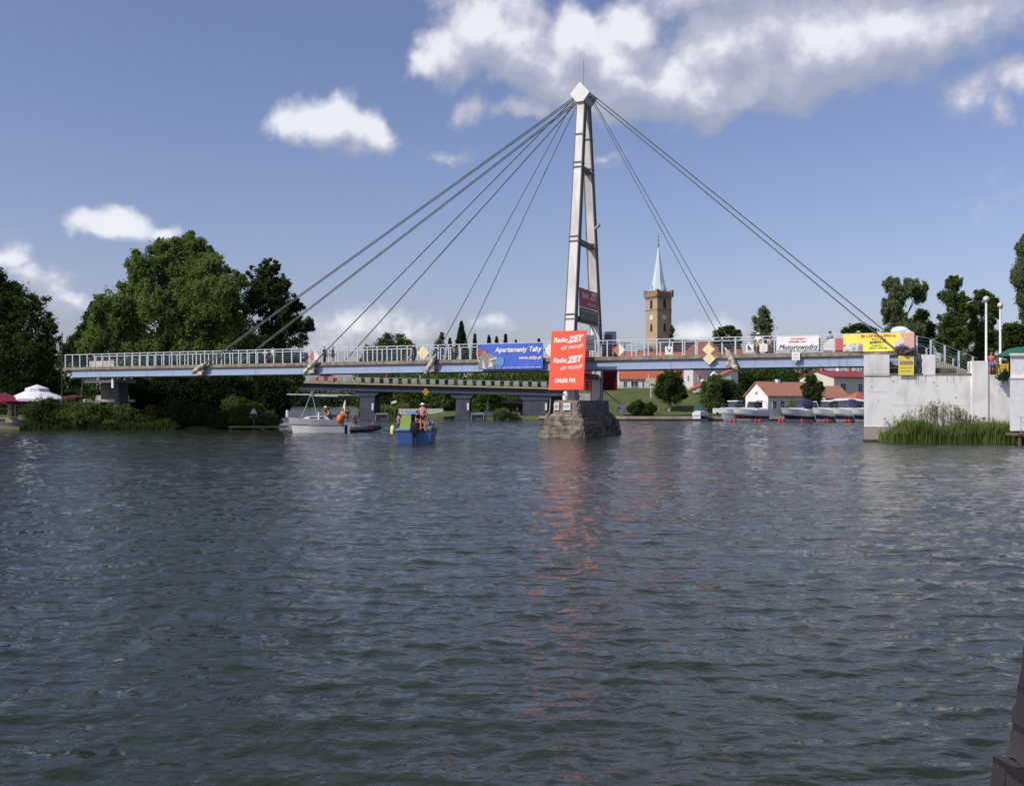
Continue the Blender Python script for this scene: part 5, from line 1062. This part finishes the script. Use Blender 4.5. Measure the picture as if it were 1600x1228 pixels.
    person('walker in pale blue crossing the road bridge',(P(657,0,Y+.6)[0],Y+.6,f(P(657,0,Y)[0])+.13),R(-90),'walk',(.5,.6,.75),(.2,.25,.4),group=ps)
build_road_bridge()
# dock, boats and flag beyond the road bridge
Y=198; x0=P(623,0,Y)[0]; x1=P(691,0,Y)[0]
t=thing('floating_dock','long jetty with a white picket railing beyond the road bridge','dock',(x0,Y,0),0)
obj('deck',MB().box(0,x1-x0,0,1.6,.35,.5),DARK,t); mb=MB(); mb.box(0,x1-x0,-.02,.02,1.55,1.65); mb.box(0,x1-x0,-.02,.02,.75,.82)
x=0
while x<x1-x0: mb.box(x,x+.16,-.015,.015,.5,1.6); x+=.28
obj('railing',mb,WHITE,t)
for i in range(5): obj('leg',MB().box(.3+i*2,.5+i*2,.2,.4,-1,.35),WOOD,t)
t=thing('flag','small white flag on a pole above the reeds beyond the road bridge','flag',(P(611,0,200)[0],200,1),0); obj('pole',MB().tube([(0,0,-.5),(0,0,2.4)],.04,6),GREY,t); obj('cloth',MB().add([(0,0,1.6),(.5,.1,1.75),(1.05,-.05,1.9),(1.1,-.05,2.4),(.5,.1,2.25),(0,0,2.1)],[(0,1,4,5),(1,2,3,4)]),WHITE,t)
c=P(750,0,171); cruiser('long white motorboat moored under the road bridge behind the second pier',(c.x+2.3,c.y+1.5,0),R(180+6),5.4,2.1,.9,HN,None,False,group='boats under the road bridge')
t=thing('rowing_boat','white covered boat raised on a trailer under the right span of the road bridge','boat',(P(818,0,176)[0],176,2.4),R(183),'boats under the road bridge')
hm,_=hull_mb(4.0,1.7,.75); obj('hull',hm,[HLW,DARK,HW,HW],t); obj('trailer',MB().box(.3,2.6,-.5,.5,-.55,-.3).box(.6,.8,-.5,.5,-1.5,-.55).box(2.2,2.4,-.5,.5,-1.5,-.55),DARK,t); obj('cover',MB().ell((1.6,0,.8),1.5,.7,.35,10,5,0),HW,t)
t=thing('rowing_boat','upturned round white hull on the shore by the third pier','boat',(P(808,0,171)[0],171,.35),R(70),'boats under the road bridge')
hm,_=hull_mb(3.0,1.5,.8); obj('hull',hm,[HLW,DARK,CREAM,DARK],t); obj('white_tank',MB().ell((1.6,.5,1.4),.35,.3,.3),WHITE,t)
t=thing('feather_flag','narrow white and green feather flag on the shore','flag',(P(760,0,172)[0],172,.4),0); obj('cloth',MB().prism([(0,.9),(.35,1.1),(.45,2.3),(.2,3.1),(0,2.6)],0,.02),mat('pale_green_cloth',(.55,.68,.58),.8),t); obj('pole',MB().tube([(0,0,0),(0,0,2.8)],.03,5),GREY,t)

# ---------------------------------------------------------------- quay on the far right bank, trailer
mb=MB(); mb.slab([(19,159.6),(62,157),(62,158.2),(19,160.8)],.18,.62); mb.slab([(4.6,165.3),(19,159.6),(19,160.8),(4.8,166.5)],.18,.60)
tag(obj('quay_wall',mb,mat('quay_concrete',(.33,.29,.23),.9,(.22,.19,.15),1.5)),'low pale concrete quay edge along the marina','quay')
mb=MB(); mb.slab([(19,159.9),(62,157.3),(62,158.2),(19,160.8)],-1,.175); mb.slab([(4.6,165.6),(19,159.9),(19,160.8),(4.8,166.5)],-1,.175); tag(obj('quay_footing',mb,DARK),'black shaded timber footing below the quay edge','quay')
struct(obj('path',MB().slab([(19,165),(34,163.5),(34,166),(19,168)],1.02,1.08),mat('gravel_path',(.22,.18,.12),.95)))
t=thing('trailer','small white box trailer on the lawn between the bushes and the cruisers','trailer',(P(1122,0,163)[0],163,.85),0); obj('body',MB().box(-.65,.6,0,1.2,.25,1.1),WHITE,t); obj('wheel',MB().tube([(-.1,-.1,.22),(-.1,.05,.22)],.22,10),BLACK,t); obj('tow_bar',MB().box(.6,1.1,.5,.6,.25,.33),GREY,t)

# ---------------------------------------------------------------- houses and church
def house(name, lb, px, Y, z0, th, Ln, W, he, hr, wm, rm, wins=(), gwins=(), chim=(), cat='house', ov=.3, doors=()):
    X=P(px,0,Y)[0]; t=thing(name,lb,cat,(X,Y,z0),th)
    mb=MB(); mb.add([(0,0,-1.5),(Ln,0,-1.5),(Ln,W,-1.5),(0,W,-1.5),(0,0,he),(Ln,0,he),(Ln,W,he),(0,W,he),(0,W/2,hr),(Ln,W/2,hr)],[(0,1,5,4),(2,3,7,6),(1,2,6,9,5),(3,0,4,8,7),(0,3,2,1),(4,5,9,8),(7,8,9,6)]); obj('wall',mb,wm,t)
    sl=(hr-he)/(W/2); mb=MB()
    for sg in (0,1):
        y0=-ov if sg==0 else W+ov; ym=W/2; zz=he-ov*sl
        for_=[(-ov,y0,zz+.03),(Ln+ov,y0,zz+.03),(Ln+ov,ym,hr+.03),(-ov,ym,hr+.03),(-ov,y0,zz+.2),(Ln+ov,y0,zz+.2),(Ln+ov,ym,hr+.2),(-ov,ym,hr+.2)]
        mb.add(for_,[(0,1,2,3),(4,7,6,5),(0,4,5,1),(1,5,6,2),(2,6,7,3),(3,7,4,0)])
    rf=obj('roof',mb,rm,t)
    for (x,hh,cm) in chim: obj('chimney',MB().box(x-.3,x+.3,W/2-.3,W/2+.3,hr-.3,hr+hh),cm,rf)
    def win(x0,x1,za,zb_,side):
        if side=='f': fr=MB().box(x0,x1,-.05,-.003,za,zb_); pn=MB().box(x0+.1,x1-.1,-.07,-.053,za+.1,zb_-.1); br=MB().box((x0+x1)/2-.03,(x0+x1)/2+.03,-.09,-.072,za+.1,zb_-.1)
        else: fr=MB().box(-.05,-.003,x0,x1,za,zb_); pn=MB().box(-.07,-.053,x0+.1,x1-.1,za+.1,zb_-.1); br=MB().box(-.09,-.072,(x0+x1)/2-.03,(x0+x1)/2+.03,za+.1,zb_-.1)
        f=obj('window',fr,WHITE,t); obj('pane',pn,GLASS,f); obj('glazing_bar',br,WHITE,f)
    for w in wins: win(*w,'f')
    for w in gwins: win(*w,'g')
    for (x0,x1,zb_) in doors: obj('door',MB().box(x0,x1,-.06,-.003,0,zb_),DARK,t)
    return t
PW=mat('white_render',(.80,.79,.76),.85); LW=mat('shade_lilac_render',(.58,.56,.58),.85)  # lilac walls: white render with its shade mixed into the colour
house('cottage','white gabled cottage with a brown red tiled roof behind the marina',1200,163,.95,R(30),13.2,5.4,3.15,5.4,PW,TILE_B,[(1.0,1.9,.9,2.3),(2.9,3.8,.9,2.3),(8,8.9,.9,2.3)],[(2.4,3.0,3.3,3.9)],[(5,.6,PW)])
house('house','large house with a maroon roof and cream gable right of the cottage',1303,186,1.3,R(28),16,9,6.5,7.8,mat('cream_render',(.62,.58,.50),.85),TILE_D,[(1.6,3.2,3.6,5.4),(6.5,7.7,3.6,5.4)],(),[(1.5,.9,TILE_B),(6,.8,PW),(9,1.0,TILE_B)])
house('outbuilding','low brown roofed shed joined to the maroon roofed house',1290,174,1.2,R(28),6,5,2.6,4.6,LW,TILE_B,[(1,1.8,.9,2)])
t=thing('kiosk','small cream kiosk with a red pyramid roof beside the abutment wall','kiosk',(P(1339,0,170)[0],170,1.0),R(20)); obj('wall',MB().box(-1.5,1.5,-1.5,1.5,-.2,2.3),CREAM,t); mb=MB(); mb.add([(-2,-2,2.3),(2,-2,2.3),(2,2,2.3),(-2,2,2.3),(0,0,3.9)],[(0,1,4),(1,2,4),(2,3,4),(3,0,4),(3,2,1,0)]); obj('roof',mb,TILE_R,t); obj('window',MB().box(-.8,.8,-1.54,-1.503,1.0,1.9),GLASS,t)
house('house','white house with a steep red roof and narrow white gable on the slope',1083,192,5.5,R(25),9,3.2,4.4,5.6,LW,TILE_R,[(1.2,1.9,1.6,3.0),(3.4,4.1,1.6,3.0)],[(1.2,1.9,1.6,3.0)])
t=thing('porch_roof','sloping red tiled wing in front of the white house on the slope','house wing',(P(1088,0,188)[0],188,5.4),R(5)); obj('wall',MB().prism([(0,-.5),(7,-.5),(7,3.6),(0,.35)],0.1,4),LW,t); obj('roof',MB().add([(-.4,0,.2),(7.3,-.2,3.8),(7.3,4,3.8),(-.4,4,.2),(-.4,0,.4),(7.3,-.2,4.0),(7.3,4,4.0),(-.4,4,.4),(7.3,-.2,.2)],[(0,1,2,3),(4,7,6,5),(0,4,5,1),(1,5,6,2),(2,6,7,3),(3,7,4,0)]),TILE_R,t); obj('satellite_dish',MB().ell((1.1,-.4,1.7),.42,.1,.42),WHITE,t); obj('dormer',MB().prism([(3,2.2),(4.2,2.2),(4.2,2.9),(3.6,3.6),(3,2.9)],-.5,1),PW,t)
house('house','white house gable between trees behind the right cable anchor',1141,200,4.6,R(45),3,3,5.2,6.8,PW,TILE_R,[],[(1.1,1.9,2.6,3.8)])
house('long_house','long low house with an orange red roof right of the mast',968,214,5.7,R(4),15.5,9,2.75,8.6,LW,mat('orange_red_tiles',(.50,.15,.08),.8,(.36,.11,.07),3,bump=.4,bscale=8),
      [(.8,1.7,.5,2.1),(2.5,4.2,.5,2.1),(5.0,5.6,.2,2.2),(6.6,7.6,.9,2.1),(11.3,12.2,.8,2.1),(13,14,.8,2.1)],(),[(9,.8,TILE_B)],doors=[(8.6,9.6,2.1)])
t=thing('picket_fence','pale picket fence along the top of the grass slope','fence',(P(966,0,199)[0],199,5.55),0); mb=MB(); x=0
while x<13.5: mb.box(x,x+.1,0,.05,0,1.0); x+=.45
mb.box(0,13.5,.06,.1,.7,.78); mb.box(0,13.5,.06,.1,.2,.28); obj('pickets',mb,mat('grey_blue_paint',(.35,.40,.46),.7),t)
t=thing('information_board','pale yellow board on a post in front of the long house','sign',(P(1017,0,186)[0],186,g(P(1017,0,186)[0],186)),0); zz=H+(HZ-600)/F*186-g(P(1017,0,186)[0],186); obj('panel',MB().box(-1.0,1.0,0,.08,zz,zz+1.15),mat('cream_board',(.62,.55,.38),.7,(.48,.42,.28),6),t); obj('post',MB().box(-.08,.08,.1,.22,-.3,zz+.1).box(-.55,-.4,.1,.2,zz+1.15,zz+1.9),CREAM,t)
t=thing('flag_pole','thin pale pole at the left corner of the long house','pole',(P(966.5,0,200)[0],200,5.4),0); obj('pole',MB().tube([(0,0,0),(0,0,4.6)],.12,6),PW,t)
# grey modern block behind the church rail
def church():
    Y=300; xc=P(1027,0,Y)[0]; th=R(31)
    BR=brickmat('church_brick',(.40,.28,.17),(.33,.23,.145),(.42,.36,.28),1,.5,.16,.02,bump=.2); BT=mat('brick_trim',(.30,.20,.13),.9,(.22,.15,.10),3)
    W=5.75; t=thing('church_tower','square brick church tower with a pale green copper spire behind the footbridge','tower',(xc,Y,0),th)
    zt_=H+(HZ-453)/F*Y; obj('shaft',MB().box(0,W,0,W,0,zt_-2.0),BR,t)
    mb=MB(); mb.box(-.35,W+.35,-.35,W+.35,zt_-2.0,zt_-.5)
    for i in range(7):
        a=-.35+i*(W+.7)/7; mb.box(a+.1,a+.62,-.36,-.1,zt_-.5,zt_-.1) if i not in (0,6) else None; mb.box(-.36,-.1,a+.1,a+.62,zt_-.5,zt_-.1) if i not in (0,6) else None
    for x in (-.5,W-.35): 
        for y in (-.5,W-.35): mb.box(x,x+.85,y,y+.85,zt_-1.9,zt_+.2)
    mb.box(-.15,W+.15,-.15,W+.15,zt_-2.6,zt_-2.35); obj('parapet',mb,BT,t)
    zc_=H+(HZ-484)/F*Y; obj('string_course',MB().box(-.12,W+.12,-.12,W+.12,zc_,zc_+.3),BT,t)
    for side in (0,1):
        def pt(u,off,z): return (u,-off,z) if side==0 else (-off,u,z)
        for zz,hh,ww in ((H+(HZ-481)/F*Y,3.0,.95),(H+(HZ-517)/F*Y,2.6,.85)):
            poly=[(-ww/2,0),(ww/2,0),(ww/2,hh*.75),(0,hh),(-ww/2,hh*.75)]
            def plate(poly,o0,o1,zz):
                vs=[pt(W/2+a,o0,zz+b) for a,b in poly]+[pt(W/2+a,o1,zz+b) for a,b in poly]; n=len(poly)
                return MB().add(vs,[tuple(range(n)),tuple(range(2*n-1,n-1,-1))]+[(i,i+n,(i+1)%n+n,(i+1)%n) for i in range(n)])
            f=obj('louvre_window',plate([(a*1.35,b*1.05) for a,b in poly],.003,.05,zz-.1),BT,t); obj('louvre',plate(poly,.053,.09,zz),BLACK,f)
        cz=H+(HZ-495)/F*Y; ring=[(1.0*math.cos(a),1.0*math.sin(a)) for a in [i*math.tau/20 for i in range(20)]]
        f=obj('clock_face',plate([(a*.85,b*.85) for a,b in ring],.003,.07,cz),mat('clock_white',(.72,.70,.62),.6),t); obj('clock_rim',plate([(a,b) for a,b in ring],.001,.05,cz),BT,f)
        obj('clock_hand',plate([(-.06,0),(.06,0),(.05,.6),(-.05,.6)],.073,.09,cz),BLACK,f)
    CO=mat('verdigris_copper',(.52,.62,.66),.6,(.42,.52,.56),1.2,stretch=(1,1,.3)); c=W/2; zs=zt_-.6; ztop=H+(HZ-385)/F*Y
    mb=MB(); n=8; rr=[(2.75,zs),(2.55,zs+1.2),(1.55,zs+5.5),(.22,ztop)]; vs=[(c+r*math.cos(i*math.tau/n+math.pi/8),c+r*math.sin(i*math.tau/n+math.pi/8),z) for r,z in rr for i in range(n)]
    mb.add(vs,[(j*n+i,j*n+(i+1)%n,(j+1)*n+(i+1)%n,(j+1)*n+i) for j in range(3) for i in range(n)]+[tuple(range(3*n,4*n))])
    sp=obj('spire',mb,CO,t)
    for (x,y) in ((c,.35),(.35,c),(W-.35,c)): obj('spire_gable',MB().prism([(-.45,0),(.45,0),(.45,1.6),(0,2.7),(-.45,1.6)],-.25,.5).__class__().add([(x-.4,y-.1,zs),(x+.4,y-.1,zs),(x+.4,y+.7,zs),(x-.4,y+.7,zs),(x,y+.3,zs+2.9),(x-.35,y-.05,zs+1.6),(x+.35,y-.05,zs+1.6)],[(0,1,6,5),(5,6,4),(1,2,4,6),(2,3,4),(3,0,5,4)]),CO,sp)
    obj('finial',MB().tube([(c,c,ztop),(c,c,ztop+4.6)],.09,6).ell((c,c,ztop+1.0),.35,.35,.3).ell((c,c,ztop+2.6),.22,.22,.22).box(c-.4,c+.4,c-.05,c+.05,ztop+3.6,ztop+3.75),mat('dark_copper',(.12,.18,.16),.5),sp)
    # nave
    X0=P(1052,0,297)[0]; n_=thing('church_nave','long steep red tiled church roof right of the tower','church',(X0,Y+3,5),R(4)); L=24; hr=H+(HZ-530)/F*Y-5; he=hr-8
    obj('wall',MB().box(0,L,.5,9.5,-3,he),BR,n_); mb=MB(); mb.add([(-.3,0,he-.3),(L+.3,0,he-.3),(L+.3,5,hr),(-.3,5,hr),(L+.3,10,he-.3),(-.3,10,he-.3)],[(0,1,2,3),(3,2,4,5),(0,3,5),(1,4,2)]); rf=obj('roof',mb,mat('nave_tiles',(.36,.13,.09),.85,(.26,.10,.075),1.5,bump=.3,bscale=5),n_); obj('ridge',MB().box(-.3,L+.3,4.8,5.2,hr-.12,hr+.3),DARK,rf)
church()
tree('broadleaf_tree','green ivy like treetop clinging right of the church tower',292,1052,[(1050,515,3,8),(1049,530,4,10),(1020,552,24,10),(1000,556,16,8)],2500,.4,L_MID,seed=111,trunk_r=.15)

# ---------------------------------------------------------------- left bank objects
def pavilion(lb,px,Y,halfw,ytop,yeave,m,two,grp):
    x=P(px,0,Y)[0]; zt_=H+(HZ-ytop)/F*Y; ze=H+(HZ-yeave)/F*Y; k=halfw/F*Y; zg=g(x,Y); t=thing('garden_pavilion',lb,'gazebo',(x,Y,zg),R(12),grp)
    def pyr(mb,r0,z0,r1,z1,n=8):
        vs=[(r0*math.cos(i*math.tau/n+.39),r0*math.sin(i*math.tau/n+.39),z0) for i in range(n)]+[(r1*math.cos(i*math.tau/n+.39),r1*math.sin(i*math.tau/n+.39),z1) for i in range(n)]+[(r0*math.cos(i*math.tau/n+.39),r0*math.sin(i*math.tau/n+.39),z0-.28) for i in range(n)]
        mb.add(vs,[(i,(i+1)%n,n+(i+1)%n,n+i) for i in range(n)]+[(i,2*n+i,2*n+(i+1)%n,(i+1)%n) for i in range(n)]+[tuple(range(n,2*n))])
    zt_-=zg; ze-=zg; mb=MB()
    if two: pyr(mb,k,ze+.2,k*.28,zt_-.55); obj('canopy',mb,m,t); mb=MB(); pyr(mb,k*.40,zt_-.42,.05,zt_); obj('vent_cap',mb,m,t)
    else: pyr(mb,k,ze+.2,.08,zt_); obj('canopy',mb,m,t)
    for i in range(4):
        a=i*math.tau/4+.8; obj('leg',MB().tube([(k*.8*math.cos(a),k*.8*math.sin(a),0),(k*.8*math.cos(a),k*.8*math.sin(a),ze+.15)],.05,6),GREY,t)
    return t
PG='canvas pavilions on the left bank'
t=pavilion('large two tiered white canvas pavilion by the left shore',58,107,43,601,626,mat('white_canvas',(.74,.73,.76),.8),True,PG)
pavilion('dark red canvas pavilion cut by the left photo edge',5,105,40,614,630,mat('crimson_canvas',(.17,.012,.035),.8),False,PG)
pavilion('small cream canvas pavilion beside the grey hut',172,106,40,617,627,mat('cream_canvas',(.74,.72,.60),.8),True,PG)
pavilion('flat dark red parasol between the white and cream pavilions',115,108,18,617,623,mat('brownish_red_canvas',(.12,.02,.02),.8),False,PG)
house('hut','small grey riverside hut behind the shrubs under the footbridge',150,108,.9,R(8),4.6,3,1.9,2.6,mat('grey_green_boards',(.20,.21,.17),.9),mat('pale_sheet_roof',(.30,.31,.30),.7),[(1.6,2.2,.8,1.5)],cat='hut')
t=thing('awning','slanting white awning roof right of the grey hut','awning',(P(184,0,110)[0],110,0),R(-10)); obj('sheet',MB().prism([(0,4.3),(0,4.75),(2.2,4.1),(2.2,3.9)],0,2.5),mat('pale_awning',(.60,.60,.62),.6),t); obj('pole',MB().tube([(.2,.1,0),(.2,.1,4.4)],.06,6).tube([(2,.1,0),(2,.1,4)],.06,6),DARK,t)
t=thing('wooden_platform','low wooden platform at the water edge below the shrubs','platform',(P(357,0,101.5)[0],101.5,0),0); obj('deck',MB().box(0,5.8,0,2.5,.22,.36),mat('bleached_boards',(.32,.26,.20),.9,(.2,.15,.11),5),t)
for x in (.2,2.6,5.2): obj('leg',MB().tube([(x,.2,-1),(x,.2,.24)],.1,8),WOOD,t)
t=thing('triangle_sign','pale green triangular sign on the islet under the footbridge','sign',(P(396,0,101.9)[0],101.9,.4),0); zz=H+(HZ-646)/F*101.9-.4; obj('panel',MB().prism([(-.38,zz),(.38,zz),(.12,zz+.48),(-.1,zz+.48)],0,.04),mat('mint_paint',(.55,.74,.60),.6),t); obj('post',MB().box(-.05,.05,.05,.13,-.2,zz+.1),WOOD,t); obj('lower_board',MB().box(-.5,.5,.05,.1,zz-.5,zz-.05),DARK,t)

# ---------------------------------------------------------------- near right: the stone corner of the quay beside the photographer
st=brickmat('dark_quay_stone',(.045,.037,.043),(.03,.025,.03),(.014,.012,.016),1,.34,.17,.014,stain=(.022,.018,.024),bump=.9)
t=thing('stone_quay_corner','dark stone block corner of the quay at the bottom right','quay wall',(2.3,4.3,0),0)
def rough(vs,fs,amp,cuts,seed):
    amp*=1.8; me=bpy.data.meshes.new('r'); me.from_pydata(vs,[],fs); bm=bmesh.new(); bm.from_mesh(me); bmesh.ops.subdivide_edges(bm,edges=bm.edges,cuts=cuts,use_grid_fill=True); r=random.Random(seed)
    for v in bm.verts: v.co+=Vector((r.uniform(-1,1),r.uniform(-1,1),r.uniform(-1,1)))*amp
    bmesh.ops.recalc_face_normals(bm,faces=bm.faces); bm.to_mesh(me); bm.free(); me.polygons.foreach_set('use_smooth',[True]*len(me.polygons)); me.set_sharp_from_angle(angle=R(50)); return me
BF=[(0,3,2,1),(4,5,6,7),(0,1,5,4),(1,2,6,5),(2,3,7,6),(3,0,4,7)]
link('upper_stone',rough([(-.08,0,1.22),(2,0,1.22),(2,-2.5,1.22),(-.02,-.5,1.22),(-.02,.0,1.72),(2,0,1.9),(2,-2.5,1.9),(.03,-.5,1.72)],BF,.006,9,1),st,t)
link('lower_stone',rough([(-.20,.05,-.5),(2,.05,-.5),(2,-2.5,-.5),(-.20,-.6,-.5),(-.12,.05,1.2),(2,.05,1.2),(2,-2.5,1.2),(-.12,-.6,1.2)],BF,.008,10,2),st,t)
